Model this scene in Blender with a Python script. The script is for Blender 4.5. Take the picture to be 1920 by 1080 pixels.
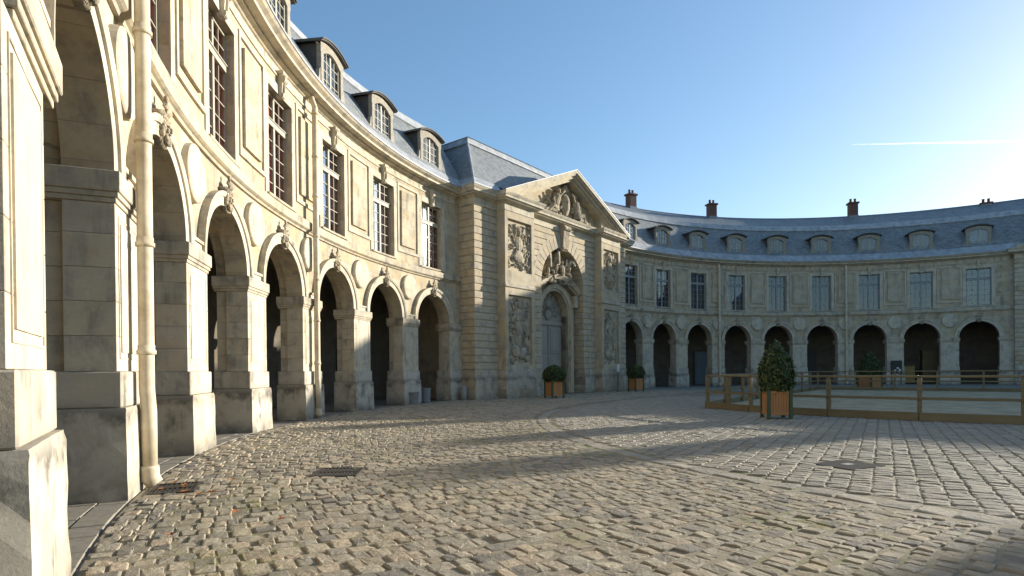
import bpy, math, random
import numpy as np
from math import sin, cos, pi, radians, sqrt, atan2
from mathutils import Matrix, Vector, Quaternion, Euler

for o in list(bpy.data.objects): bpy.data.objects.remove(o)
S = bpy.context.scene
COL = S.collection
rnd = random.Random(7)

# ------------------------------------------------------------------ camera
PITCH, ROLL, FPX, SHIFT = -0.00671, 0.00892, 1092.29, 161.67
EYE = 1.5
cam_d = bpy.data.cameras.new('camera'); cam = bpy.data.objects.new('camera', cam_d); COL.objects.link(cam)
cam_d.sensor_width = 36.0; cam_d.lens = FPX/1920*36; cam_d.shift_y = SHIFT/1920
cam_d.clip_start = 0.05; cam_d.clip_end = 30000
fwd = Vector((0, cos(PITCH), sin(PITCH))); up0 = Vector((0, -sin(PITCH), cos(PITCH))); rt0 = Vector((1, 0, 0))
right = rt0*cos(ROLL) - up0*sin(ROLL); up = rt0*sin(ROLL) + up0*cos(ROLL)
M = Matrix((right, up, -fwd)).transposed().to_4x4(); M.translation = (0, 0, EYE)
cam.matrix_world = M
S.camera = cam

# ------------------------------------------------------------------ world, sun, exposure
SUN_AZ, SUN_EL = radians(28.0), radians(12.95)       # azimuth measured from +X towards +Y
W = bpy.data.worlds.new('World'); S.world = W; W.use_nodes = True
nt = W.node_tree; bg = nt.nodes['Background']
sky = nt.nodes.new('ShaderNodeTexSky'); sky.sky_type = 'NISHITA'; sky.sun_disc = False
sky.sun_elevation = SUN_EL; sky.sun_rotation = pi/2 - SUN_AZ
sky.altitude = 100; sky.air_density = 1.0; sky.dust_density = 0.62; sky.ozone_density = 2.5
gm = nt.nodes.new('ShaderNodeGamma'); gm.inputs[1].default_value = 0.79; hs = nt.nodes.new('ShaderNodeHueSaturation'); hs.inputs['Saturation'].default_value = 1.19
nt.links.new(sky.outputs[0], gm.inputs[0]); nt.links.new(gm.outputs[0], hs.inputs['Color']); nt.links.new(hs.outputs[0], bg.inputs[0]); bg.inputs[1].default_value = 0.15
sl = bpy.data.lights.new('sun', 'SUN'); sl.energy = 5.0; sl.angle = radians(0.5); sl.color = (1.0, 0.92, 0.78)
so = bpy.data.objects.new('sun', sl); COL.objects.link(so); so.location = (60, 25, 40)
sd = Vector((cos(SUN_EL)*cos(SUN_AZ), cos(SUN_EL)*sin(SUN_AZ), sin(SUN_EL)))
so.rotation_euler = sd.to_track_quat('Z', 'Y').to_euler()
S.view_settings.view_transform = 'Standard'; S.view_settings.look = 'None'
S.view_settings.exposure = 1.04; S.view_settings.gamma = 1.0; S.view_settings.use_curve_mapping = False
S.render.engine = 'CYCLES'

# ------------------------------------------------------------------ plan of the court
R, DEL, ALP, PHI, EOFF = 25.465, 0.15491, 0.10681, 2.47645, 5.98275
B = R*DEL
CC = Vector((22.39056, 21.43412))
NV = Vector((cos(PHI), sin(PHI))); RT = Vector((sin(PHI), -cos(PHI)))
CL = CC - RT*EOFF; CR = CC + RT*EOFF
def pav(s, n): return CC + RT*s + NV*n
def ang(side, u): return PHI + (ALP + u*DEL)*(1 if side == 'L' else -1)
def cen(side): return CL if side == 'L' else CR
def wpt(side, u, y): 
    a = ang(side, u); c = cen(side); return Vector((c.x + (R+y)*cos(a), c.y + (R+y)*sin(a)))

# ------------------------------------------------------------------ materials
MATS = {}
def mat(name):
    m = bpy.data.materials.new(name); m.use_nodes = True; MATS[name] = m
    n = m.node_tree.nodes; b = n['Principled BSDF']
    return m, m.node_tree, n, b
class NB:
    """tiny node helper"""
    def __init__(s, tree): s.t = tree; s.n = tree.nodes
    def add(s, typ, **kw):
        x = s.n.new(typ)
        for k, v in kw.items(): setattr(x, k, v)
        return x
    def link(s, a, b): s.t.links.new(a, b)
    def coord(s, scale=(1,1,1), kind='Object', loc=(0,0,0), rot=(0,0,0)):
        tc = s.add('ShaderNodeTexCoord'); mp = s.add('ShaderNodeMapping')
        mp.inputs['Scale'].default_value = scale; mp.inputs['Location'].default_value = loc; mp.inputs['Rotation'].default_value = rot
        s.link(tc.outputs[kind], mp.inputs[0]); return mp.outputs[0]
    def noise(s, vec, scale, detail=5, rough=0.6, dist=0.0):
        x = s.add('ShaderNodeTexNoise'); x.inputs['Scale'].default_value = scale; x.inputs['Detail'].default_value = detail
        x.inputs['Roughness'].default_value = rough; x.inputs['Distortion'].default_value = dist
        s.link(vec, x.inputs['Vector']); return x.outputs['Fac']
    def ramp(s, fac, pts):
        x = s.add('ShaderNodeValToRGB'); e = x.color_ramp.elements
        while len(e) < len(pts): e.new(0.5)
        for i, (p, c) in enumerate(pts):
            e[i].position = p; e[i].color = (c, c, c, 1) if not hasattr(c, '__len__') else (*c, 1)
        s.link(fac, x.inputs[0]); return x.outputs[0]
    def mix(s, fac, a, b, mode='MIX'):
        x = s.add('ShaderNodeMixRGB', blend_type=mode)
        for i, v in zip((0, 1, 2), (fac, a, b)):
            if isinstance(v, (int, float)): x.inputs[i].default_value = v if i == 0 else (v, v, v, 1)
            elif hasattr(v, '__len__'): x.inputs[i].default_value = (*v, 1)
            else: s.link(v, x.inputs[i])
        return x.outputs[0]
    def math(s, op, a, b=0.0):
        x = s.add('ShaderNodeMath', operation=op)
        for i, v in enumerate((a, b)):
            if isinstance(v, (int, float)): x.inputs[i].default_value = v
            else: s.link(v, x.inputs[i])
        return x.outputs[0]
    def bump(s, h, strength, dist, bsdf, prev=None):
        x = s.add('ShaderNodeBump'); x.inputs['Strength'].default_value = strength; x.inputs['Distance'].default_value = dist
        s.link(h, x.inputs['Height'])
        if prev is not None: s.link(prev, x.inputs['Normal'])
        s.link(x.outputs[0], bsdf.inputs['Normal']); return x.outputs[0]
    def swap(s, vec, tang):
        sp = s.add('ShaderNodeSeparateXYZ'); cb = s.add('ShaderNodeCombineXYZ'); s.link(vec, sp.inputs[0])
        if tang == 'xy':
            ad = s.math('ADD', sp.outputs[0], sp.outputs[1]); s.link(ad, cb.inputs[0])
        else: s.link(sp.outputs[1 if tang == 'y' else 0], cb.inputs[0])
        s.link(sp.outputs[2], cb.inputs[1]); s.link(sp.outputs[0], cb.inputs[2]); return cb.outputs[0]

def stone_mat(name, base, warm, grey, tang='y', joints=True, stain=0.5, stain_col=(0.10, 0.095, 0.085), bw=0.95, rh=0.40, low=None, rough=False):
    m, t, n, b = mat(name); N = NB(t)
    v = N.coord()
    oi = N.add('ShaderNodeObjectInfo'); 
    off = N.add('ShaderNodeVectorMath', operation='SCALE'); cb = N.add('ShaderNodeCombineXYZ')
    for i in range(3): N.link(oi.outputs['Random'], cb.inputs[i])
    N.link(cb.outputs[0], off.inputs[0]); off.inputs['Scale'].default_value = 37.0
    ad = N.add('ShaderNodeVectorMath', operation='ADD'); N.link(v, ad.inputs[0]); N.link(off.outputs[0], ad.inputs[1]); vr = ad.outputs[0]
    big = N.noise(vr, 0.45, 3, 0.55); mid = N.noise(vr, 2.2, 6, 0.65); fine = N.noise(v, 30, 4, 0.7)
    c = N.mix(N.ramp(big, [(0.35, 0), (0.65, 1)]), base, warm)
    c = N.mix(N.math('MULTIPLY', N.ramp(mid, [(0.42, 0), (0.66, 1)]), 0.7), c, grey)
    blot = N.noise(vr, 0.95, 7, 0.72, 0.8); c = N.mix(N.math('MULTIPLY', N.ramp(blot, [(0.53, 0), (0.66, 1)]), 0.55*min(1, stain*1.3)), c, tuple(x*0.55 for x in grey))
    och = N.noise(vr, 1.7, 5, 0.7, 0.4); c = N.mix(N.math('MULTIPLY', N.ramp(och, [(0.56, 0), (0.68, 1)]), 0.38), c, (warm[0]*.86, warm[1]*.70, warm[2]*.5))
    sv = N.add('ShaderNodeVectorMath', operation='MULTIPLY'); N.link(vr, sv.inputs[0]); sv.inputs[1].default_value = (2.6, 2.6, 0.22)
    streak = N.noise(sv.outputs[0], 1.0, 5, 0.7)
    msk = N.math('MULTIPLY', N.ramp(streak, [(0.48, 0), (0.66, 1)]), N.ramp(mid, [(0.40, 0.0), (0.62, 1)]))
    if low is not None:   # damp and soot on the foot of the plinths and on ledges: real dirt
        sp = N.add('ShaderNodeSeparateXYZ'); N.link(v, sp.inputs[0])
        hz = N.math('ADD', sp.outputs[2], N.math('MULTIPLY', N.math('SUBTRACT', mid, 0.5), low[2]))
        foot = N.ramp(hz, [(0.0, 1), (low[0], 0)])
        hh = N.ramp(N.math('ABSOLUTE', N.math('SUBTRACT', hz, low[1])), [(0.0, 0.9), (0.22, 0)])
        msk = N.math('MAXIMUM', msk, N.math('MULTIPLY', N.math('MAXIMUM', foot, hh), N.ramp(mid, [(0.36, 0.15), (0.6, 1)])))
    c = N.mix(N.math('MULTIPLY', msk, stain), c, stain_col)
    c = N.mix(N.math('MULTIPLY', N.math('SUBTRACT', fine, 0.35), 0.35), c, (0.16, 0.13, 0.09))
    h = N.math('ADD', N.math('MULTIPLY', mid, 0.5), N.math('MULTIPLY', fine, 0.35))
    if joints:
        bv = N.swap(v, tang)
        br = N.add('ShaderNodeTexBrick'); N.link(bv, br.inputs['Vector'])
        br.inputs['Scale'].default_value = 1; br.inputs['Brick Width'].default_value = bw; br.inputs['Row Height'].default_value = rh
        br.inputs['Mortar Size'].default_value = 0.005; br.inputs['Mortar Smooth'].default_value = 0.3; br.inputs['Bias'].default_value = 0.0
        br.inputs['Color1'].default_value = (1, 1, 1, 1); br.inputs['Color2'].default_value = (0.80, 0.73, 0.61, 1); br.inputs['Mortar'].default_value = (0.9, 0.9, 0.9, 1)
        c = N.mix(0.7, c, br.outputs['Color'], 'MULTIPLY')
        c = N.mix(N.math('MULTIPLY', br.outputs['Fac'], 0.55), c, (0.17, 0.14, 0.10))
        h = N.math('SUBTRACT', h, N.math('MULTIPLY', br.outputs['Fac'], 0.8))
    N.link(c, b.inputs['Base Color']); b.inputs['Roughness'].default_value = 0.9; b.inputs['Specular IOR Level'].default_value = 0.2
    if rough:
        nb = N.bump(N.noise(v, 9, 4, 0.6, 0.8), 0.9, 0.10, b); N.bump(h, 0.5, 0.012, b, nb)
    else: N.bump(h, 0.45, 0.012, b)
    return m

LB, LW, LG = (0.53, 0.465, 0.345), (0.52, 0.435, 0.30), (0.39, 0.365, 0.32)
stone_mat('limestone', LB, LW, LG, 'y', stain=0.65)
stone_mat('limestone_smooth', (0.56, 0.51, 0.40), (0.55, 0.47, 0.34), LG, 'y', joints=False, stain=0.6)
stone_mat('limestone_plinth', (0.53, 0.49, 0.41), (0.51, 0.44, 0.33), (0.40, 0.37, 0.32), 'y', joints=False, stain=0.9, low=(0.48, 1.02, 0.7), stain_col=(0.06, 0.058, 0.053))
stone_mat('limestone_impost', (0.52, 0.46, 0.35), (0.50, 0.42, 0.29), (0.30, 0.28, 0.25), 'y', joints=False, stain=0.75)
stone_mat('limestone_string', (0.50, 0.45, 0.35), (0.50, 0.42, 0.28), (0.30, 0.28, 0.25), 'y', joints=False, stain=0.7)
stone_mat('limestone_pavilion', (0.50, 0.435, 0.32), (0.49, 0.395, 0.25), (0.35, 0.32, 0.28), 'x', joints=False, stain=0.5)
stone_mat('limestone_base', (0.54, 0.49, 0.40), (0.50, 0.43, 0.31), (0.34, 0.32, 0.29), 'x', joints=True, stain=0.7, bw=1.2, rh=0.5, low=(0.5, 1.1, 0.5))
stone_mat('limestone_carved', (0.48, 0.42, 0.32), (0.46, 0.38, 0.26), (0.22, 0.20, 0.17), 'x', joints=False, stain=0.9, rough=True)
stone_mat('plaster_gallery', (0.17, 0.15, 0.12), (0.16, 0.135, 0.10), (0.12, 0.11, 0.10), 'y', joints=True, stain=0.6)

def simple(name, col, rough=0.7, var=0.25, scale=6, metal=0.0, bump=0.2, dark=None, spec=0.4):
    m, t, n, b = mat(name); N = NB(t); v = N.coord()
    f = N.noise(v, scale, 6, 0.65); g = N.noise(v, scale*0.17, 3, 0.5)
    d = dark or tuple(x*(1-var) for x in col); l = tuple(min(1, x*(1+var*0.6)) for x in col)
    c = N.mix(N.ramp(f, [(0.3, 0), (0.7, 1)]), d, l); c = N.mix(N.math('MULTIPLY', g, 0.5), c, col)
    N.link(c, b.inputs['Base Color']); b.inputs['Roughness'].default_value = rough; b.inputs['Metallic'].default_value = metal
    b.inputs['Specular IOR Level'].default_value = spec
    if bump: N.bump(f, bump, 0.01, b)
    return m
simple('lead_sheet', (0.36, 0.38, 0.40), 0.6, 0.5, 2.2, 0.1, 0.3)
simple('lead_dark', (0.20, 0.22, 0.25), 0.5, 0.3, 3, 0.15, 0.2)
simple('timber_dormer', (0.29, 0.26, 0.21), 0.8, 0.4, 5)
simple('timber_hood', (0.085, 0.08, 0.075), 0.75, 0.4, 4)
simple('paint_window', (0.34, 0.315, 0.25), 0.6, 0.12, 9)
simple('paint_grey', (0.25, 0.27, 0.27), 0.6, 0.15, 9)
simple('paint_pipe', (0.57, 0.51, 0.39), 0.7, 0.4, 3, bump=0.35, dark=(0.36, 0.28, 0.18))
simple('cast_iron', (0.055, 0.05, 0.045), 0.6, 0.4, 12, 0.5)
simple('door_blue', (0.29, 0.27, 0.23), 0.55, 0.12, 5)
simple('door_dark', (0.16, 0.20, 0.23), 0.55, 0.2, 5)
simple('brown_board', (0.10, 0.065, 0.025), 0.7, 0.3, 5)
simple('ochre_paint', (0.28, 0.19, 0.06), 0.7, 0.3, 5)
simple('black_board', (0.02, 0.02, 0.022), 0.5, 0.3, 5)
simple('white_print', (0.6, 0.6, 0.6), 0.6, 0.1, 5, bump=0)
simple('bin_plastic', (0.018, 0.018, 0.02), 0.4, 0.3, 5)
simple('zinc_pot', (0.21, 0.22, 0.22), 0.65, 0.3, 6, 0.0)
simple('worn_stone', (0.30, 0.29, 0.27), 0.9, 0.35, 8)
simple('concrete_slab', (0.05, 0.05, 0.05), 0.95, 0.3, 8, spec=0.05)
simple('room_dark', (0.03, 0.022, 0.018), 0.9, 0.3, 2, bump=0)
simple('curtain_red', (0.22, 0.026, 0.018), 0.9, 0.35, 3, bump=0)
simple('curtain_pale', (0.19, 0.21, 0.22), 0.9, 0.12, 2, bump=0)
simple('curtain_blue', (0.14, 0.165, 0.185), 0.9, 0.15, 2, bump=0)
simple('blind_pale', (0.55, 0.57, 0.55), 0.9, 0.12, 2, bump=0)
simple('planter_green', (0.055, 0.085, 0.040), 0.5, 0.3, 8)
simple('stem_bark', (0.07, 0.05, 0.035), 0.9, 0.3, 8)
simple('leaf_litter', (0.30, 0.12, 0.045), 0.8, 0.5, 30, bump=0)
def ice():
    m, t, n, b = mat('contrail_ice'); n.remove(b); N = NB(t)
    vs = N.add('ShaderNodeVolumeScatter'); vs.inputs['Color'].default_value = (1, 1, 1, 1); vs.inputs['Density'].default_value = 0.05; vs.inputs['Anisotropy'].default_value = 0.55
    N.link(vs.outputs[0], n['Material Output'].inputs['Volume'])
ice()
simple('ceramic_pot', (0.14, 0.06, 0.04), 0.8, 0.3, 8)

def wood(name, a, b_, tang=(14, 14, 0.8), rough=0.7):
    m, t, n, b = mat(name); N = NB(t); oi = N.add('ShaderNodeObjectInfo')
    f = N.noise(N.coord(tang), 1.0, 6, 0.7, 0.6); g = N.noise(N.coord((1.5, 1.5, 1.5)), 1.0, 3)
    c = N.mix(N.ramp(f, [(0.3, 0), (0.7, 1)]), a, b_); c = N.mix(N.math('MULTIPLY', g, 0.35), c, tuple(x*0.45 for x in a))
    c = N.mix(N.math('MULTIPLY', oi.outputs['Random'], 0.3), c, b_)
    N.link(c, b.inputs['Base Color']); b.inputs['Roughness'].default_value = rough; N.bump(f, 0.3, 0.006, b); return m
wood('planter_wood', (0.36, 0.155, 0.05), (0.50, 0.24, 0.09))
wood('fence_wood', (0.135, 0.10, 0.048), (0.23, 0.18, 0.09), (0.8, 14, 14))

def slate():
    m, t, n, b = mat('slate'); N = NB(t); tc = N.add('ShaderNodeUVMap')
    br = N.add('ShaderNodeTexBrick'); N.link(tc.outputs[0], br.inputs['Vector']); br.inputs['Scale'].default_value = 1
    br.inputs['Brick Width'].default_value = 0.22; br.inputs['Row Height'].default_value = 0.125; br.inputs['Mortar Size'].default_value = 0.006
    br.inputs['Color1'].default_value = (0.11, 0.13, 0.155, 1); br.inputs['Color2'].default_value = (0.235, 0.25, 0.255, 1); br.inputs['Mortar'].default_value = (0.07, 0.08, 0.09, 1)
    v = N.coord(); mid = N.noise(v, 0.8, 6, 0.7); f2 = N.noise(v, 5, 5, 0.7)
    c = N.mix(N.math('MULTIPLY', N.ramp(mid, [(0.38, 0), (0.66, 1)]), 0.45), br.outputs['Color'], (0.27, 0.28, 0.26))
    c = N.mix(N.math('MULTIPLY', N.ramp(f2, [(0.55, 0), (0.75, 1)]), 0.5), c, (0.24, 0.22, 0.16))
    N.link(c, b.inputs['Base Color']); b.inputs['Roughness'].default_value = 0.55; b.inputs['Specular IOR Level'].default_value = 0.45
    N.bump(N.math('ADD', br.outputs['Fac'], N.math('MULTIPLY', f2, -0.5)), 0.5, 0.012, b)
slate()
def brickm():
    m, t, n, b = mat('chimney_brick'); N = NB(t); bv = N.swap(N.coord(), 'xy')
    br = N.add('ShaderNodeTexBrick'); N.link(bv, br.inputs['Vector']); br.inputs['Scale'].default_value = 1
    br.inputs['Brick Width'].default_value = 0.22; br.inputs['Row Height'].default_value = 0.07; br.inputs['Mortar Size'].default_value = 0.008
    br.inputs['Color1'].default_value = (0.105, 0.040, 0.028, 1); br.inputs['Color2'].default_value = (0.14, 0.058, 0.038, 1); br.inputs['Mortar'].default_value = (0.16, 0.12, 0.10, 1)
    N.link(br.outputs['Color'], b.inputs['Base Color']); b.inputs['Roughness'].default_value = 0.9
brickm()
def glass(name, tint, refl, dark, fk=1.0):
    m, t, n, b = mat(name); N = NB(t); out = n['Material Output']; n.remove(b)
    gl = N.add('ShaderNodeBsdfGlossy'); gl.inputs['Roughness'].default_value = 0.03; gl.inputs['Color'].default_value = (*tint, 1)
    tr = N.add('ShaderNodeBsdfTransparent'); tr.inputs[0].default_value = (*dark, 1)
    lw = N.add('ShaderNodeFresnel'); lw.inputs['IOR'].default_value = 1.52
    mx = N.add('ShaderNodeMixShader')
    oi = N.add('ShaderNodeObjectInfo')
    nz = N.noise(N.coord(), 2.3, 2); bp = N.add('ShaderNodeBump'); bp.inputs['Strength'].default_value = 0.06; bp.inputs['Distance'].default_value = 0.02
    N.link(nz, bp.inputs['Height']); N.link(bp.outputs[0], gl.inputs['Normal'])
    f = N.math('MINIMUM', N.math('ADD', N.math('MULTIPLY', lw.outputs[0], fk), refl), 1.0)
    ge = N.add('ShaderNodeNewGeometry'); f = N.math('MULTIPLY', f, N.math('SUBTRACT', 1.0, ge.outputs['Backfacing']))
    N.link(f, mx.inputs[0]); N.link(tr.outputs[0], mx.inputs[1]); N.link(gl.outputs[0], mx.inputs[2]); N.link(mx.outputs[0], out.inputs[0])
glass('window_glass', (0.82, 0.86, 0.90), 0.09, (0.75, 0.75, 0.75))
glass('window_glass_clear', (0.9, 0.95, 1.0), 0.0, (0.92, 0.92, 0.92), 0.35)
glass('window_glass_mirror', (0.80, 0.90, 1.0), 0.55, (0.6, 0.6, 0.6))

def cobble(name, cols, moss=0.3):
    m, t, n, b = mat(name); N = NB(t); at = N.add('ShaderNodeAttribute', attribute_name='tint')
    v = N.coord(); geo = N.add('ShaderNodeNewGeometry'); p = geo.outputs['Position']
    c = N.ramp(at.outputs['Fac'], [(i/(len(cols)-1), q) for i, q in enumerate(cols)])
    f = N.noise(p, 22, 6, 0.7); g = N.noise(p, 0.55, 4, 0.6); k = N.noise(p, 6, 4, 0.7)
    c = N.mix(N.math('MULTIPLY', N.ramp(f, [(0.4, 0), (0.7, 1)]), 0.4), c, (0.13, 0.105, 0.075))
    c = N.mix(N.math('MULTIPLY', N.ramp(k, [(0.55, 0), (0.72, 1)]), 0.45), c, (0.42, 0.37, 0.28))
    mk = N.math('MULTIPLY', N.ramp(g, [(0.55, 0), (0.68, 1)]), N.ramp(k, [(0.42, 0), (0.62, 1)]))
    c = N.mix(N.math('MULTIPLY', mk, moss), c, (0.20, 0.20, 0.05))
    N.link(c, b.inputs['Base Color']); b.inputs['Roughness'].default_value = 0.88; b.inputs['Specular IOR Level'].default_value = 0.2
    N.bump(N.math('ADD', f, N.math('MULTIPLY', k, 1.6)), 0.8, 0.016, b)
cobble('cobble_sandstone', [(0.27, 0.225, 0.16), (0.40, 0.345, 0.255), (0.20, 0.185, 0.16), (0.37, 0.325, 0.245), (0.43, 0.345, 0.245), (0.31, 0.28, 0.225), (0.42, 0.37, 0.275)], 0.8)
cobble('sett_granite', [(0.27, 0.245, 0.20), (0.36, 0.325, 0.26), (0.30, 0.27, 0.215), (0.41, 0.365, 0.29)], 0.12)
def soil():
    m, t, n, b = mat('joint_soil'); N = NB(t); v = N.coord()
    f = N.noise(v, 14, 6, 0.75); g = N.noise(v, 0.5, 4, 0.6); k = N.noise(v, 3, 4, 0.6)
    c = N.mix(f, (0.13, 0.11, 0.075), (0.34, 0.29, 0.20))
    c = N.mix(N.math('MULTIPLY', N.ramp(g, [(0.5, 0), (0.65, 1)]), N.ramp(k, [(0.35, 0), (0.6, 0.9)])), c, (0.14, 0.15, 0.035))
    N.link(c, b.inputs['Base Color']); b.inputs['Roughness'].default_value = 0.95; N.bump(f, 0.6, 0.02, b)
soil()
def far_setts():
    m, t, n, b = mat('far_setts'); N = NB(t); v = N.coord(rot=(0, 0, radians(-57.5)))
    br = N.add('ShaderNodeTexBrick'); N.link(v, br.inputs['Vector']); br.inputs['Scale'].default_value = 1
    br.inputs['Brick Width'].default_value = 0.24; br.inputs['Row Height'].default_value = 0.27; br.inputs['Mortar Size'].default_value = 0.018
    br.inputs['Color1'].default_value = (0.25, 0.235, 0.20, 1); br.inputs['Color2'].default_value = (0.36, 0.33, 0.27, 1); br.inputs['Mortar'].default_value = (0.12, 0.105, 0.08, 1)
    f = N.noise(v, 9, 5, 0.7); c = N.mix(N.math('MULTIPLY', f, 0.3), br.outputs['Color'], (0.2, 0.18, 0.14))
    N.link(c, b.inputs['Base Color']); b.inputs['Roughness'].default_value = 0.8
    N.bump(N.math('SUBTRACT', N.math('MULTIPLY', f, 0.6), br.outputs['Fac']), 0.8, 0.03, b)
far_setts()
simple('arena_sand', (0.42, 0.345, 0.225), 0.95, 0.5, 1.3, bump=1.0, spec=0.05)
simple('flag_stone', (0.25, 0.225, 0.18), 0.8, 0.3, 7, bump=0.4)
def foliage():
    m, t, n, b = mat('box_foliage'); N = NB(t); at = N.add('ShaderNodeAttribute', attribute_name='tint')
    c = N.ramp(at.outputs['Fac'], [(0, (0.018, 0.036, 0.010)), (0.55, (0.050, 0.085, 0.018)), (1, (0.15, 0.17, 0.04))])
    N.link(c, b.inputs['Base Color']); b.inputs['Roughness'].default_value = 0.5
    ts = N.add('ShaderNodeBsdfTranslucent'); N.link(c, ts.inputs[0]); mx = N.add('ShaderNodeMixShader'); mx.inputs[0].default_value = 0.25
    N.link(b.outputs[0], mx.inputs[1]); N.link(ts.outputs[0], mx.inputs[2]); N.link(mx.outputs[0], n['Material Output'].inputs[0])
foliage()
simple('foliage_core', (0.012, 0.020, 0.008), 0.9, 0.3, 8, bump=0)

# ------------------------------------------------------------------ mesh helpers
class MB:
    def __init__(s): s.v = []; s.f = []; s.uv = None
    def add(s, verts, faces):
        k = len(s.v); s.v += [tuple(p) for p in verts]; s.f += [tuple(i+k for i in q) for q in faces]; return s
    def box(s, x0, x1, y0, y1, z0, z1, c=0.0):
        if x0 > x1: x0, x1 = x1, x0
        if y0 > y1: y0, y1 = y1, y0
        if c <= 0:
            V = [(x, y, z) for z in (z0, z1) for y in (y0, y1) for x in (x0, x1)]
            F = [(0,2,3,1),(4,5,7,6),(0,1,5,4),(2,6,7,3),(0,4,6,2),(1,3,7,5)]
            return s.add(V, F)
        c = min(c, (x1-x0)*.45, (y1-y0)*.45, (z1-z0)*.45)
        V = []; idx = {}
        for sx in (0, 1):
            for sy in (0, 1):
                for sz in (0, 1):
                    P = [(x0, x1)[sx], (y0, y1)[sy], (z0, z1)[sz]]; D = [c*(1-2*sx), c*(1-2*sy), c*(1-2*sz)]
                    for ax in range(3):    # vertex lying on the face normal to ax
                        q = list(P)
                        for k in range(3):
                            if k != ax: q[k] += D[k]
                        idx[(sx, sy, sz, ax)] = len(V); V.append(tuple(q))
        F = []
        for ax in range(3):
            o = [k for k in range(3) if k != ax]
            for sgn in (0, 1):
                q = []
                for a, b2 in ((0,0),(1,0),(1,1),(0,1)):
                    kk = [0,0,0]; kk[ax] = sgn; kk[o[0]] = a; kk[o[1]] = b2; q.append(idx[(*kk, ax)])
                F.append(tuple(q))
        for ax in range(3):
            o = [k for k in range(3) if k != ax]
            for a in (0, 1):
                for b2 in (0, 1):
                    k0 = [0,0,0]; k1 = [0,0,0]; k0[ax] = 0; k1[ax] = 1
                    for kk in (k0, k1): kk[o[0]] = a; kk[o[1]] = b2
                    F.append((idx[(*k0, o[0])], idx[(*k1, o[0])], idx[(*k1, o[1])], idx[(*k0, o[1])]))
        for sx in (0, 1):
            for sy in (0, 1):
                for sz in (0, 1): F.append(tuple(idx[(sx, sy, sz, ax)] for ax in range(3)))
        return s.add(V, F)
    def tube(s, pts, rad, seg=10, caps=True):
        """tube along points; rad number or list"""
        n = len(pts); rad = rad if hasattr(rad, '__len__') else [rad]*n
        pts = [Vector(p) for p in pts]; V = []; F = []
        t0 = (pts[1]-pts[0]).normalized(); ref = Vector((0, 0, 1)) if abs(t0.z) < 0.9 else Vector((1, 0, 0))
        a = t0.cross(ref).normalized()
        for i in range(n):
            t = (pts[min(i+1, n-1)]-pts[max(i-1, 0)]).normalized()
            a = (a - t*a.dot(t)).normalized(); b2 = t.cross(a)
            for k in range(seg):
                th = 2*pi*k/seg; V.append(pts[i] + (a*cos(th)+b2*sin(th))*rad[i])
        for i in range(n-1):
            for k in range(seg): F.append((i*seg+k, i*seg+(k+1) % seg, (i+1)*seg+(k+1) % seg, (i+1)*seg+k))
        if caps: F.append(tuple(range(seg))); F.append(tuple((n-1)*seg+k for k in range(seg)))
        return s.add(V, F)
    def lathe(s, prof, seg=16, c=(0, 0), a0=0.0, sq=None):
        V = []; F = []; n = len(prof)
        for r, z in prof:
            for k in range(seg):
                th = 2*pi*k/seg+a0; V.append((c[0]+r*cos(th), c[1]+r*sin(th), z))
        for i in range(n-1):
            for k in range(seg): F.append((i*seg+k, i*seg+(k+1) % seg, (i+1)*seg+(k+1) % seg, (i+1)*seg+k))
        F.append(tuple(range(seg))); F.append(tuple((n-1)*seg+k for k in range(seg)))
        return s.add(V, F)
    def blob(s, c, r, rot=(0, 0, 0), seg=10, rings=7):
        e = Euler(rot).to_matrix(); c = Vector(c); V = []; F = []
        for i in range(rings+1):
            ph = pi*i/rings
            for k in range(seg):
                th = 2*pi*k/seg
                V.append(c + e @ Vector((r[0]*sin(ph)*cos(th), r[1]*sin(ph)*sin(th), r[2]*cos(ph))))
        for i in range(rings):
            for k in range(seg): F.append((i*seg+k, i*seg+(k+1) % seg, (i+1)*seg+(k+1) % seg, (i+1)*seg+k))
        return s.add(V, F)
    def map(s, fn): s.v = [tuple(fn(*p)) for p in s.v]; return s
    def mesh(s, name, smooth=False, recalc=True, tint=None):
        me = bpy.data.meshes.new(name); me.from_pydata(s.v, [], s.f)
        if s.uv is not None:
            ul = me.uv_layers.new(name='UVMap')
            li = 0
            for q in me.polygons:
                for l in q.loop_indices: ul.data[l].uv = s.uv[me.loops[l].vertex_index]
        if recalc:
            import bmesh
            bm = bmesh.new(); bm.from_mesh(me); bmesh.ops.recalc_face_normals(bm, faces=bm.faces); bm.to_mesh(me); bm.free()
        if smooth: me.polygons.foreach_set('use_smooth', [True]*len(me.polygons))
        return me
def link(o): COL.objects.link(o); return o
def mk(name, me, m, parent=None, mw=None):
    """object from mesh with material; mw is the wanted world matrix"""
    if isinstance(me, MB): me = me.mesh(name)
    if m and not me.materials: me.materials.append(MATS[m])
    o = link(bpy.data.objects.new(name, me))
    setpar(o, parent, mw); return o
WM = {}
def setpar(o, parent, mw=None):
    mw = mw.copy() if mw is not None else Matrix.Identity(4)
    WM[o.name] = mw
    if parent is not None:
        o.parent = parent; o.matrix_parent_inverse = Matrix.Identity(4); o.matrix_basis = WM[parent.name].inverted() @ mw
    else: o.matrix_basis = mw
def tag(o, label, cat, group=None, kind=None):
    if label: o['label'] = label
    if cat: o['category'] = cat
    if group: o['group'] = group
    if kind: o['kind'] = kind
    return o
def empty(name, loc, rz=0.0, parent=None):
    o = link(bpy.data.objects.new(name, None)); o.empty_display_size = 0.3
    setpar(o, parent, Matrix.Translation(Vector(loc)) @ Matrix.Rotation(rz, 4, 'Z')); return o
def struct(o): o['kind'] = 'structure'; return o

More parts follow.
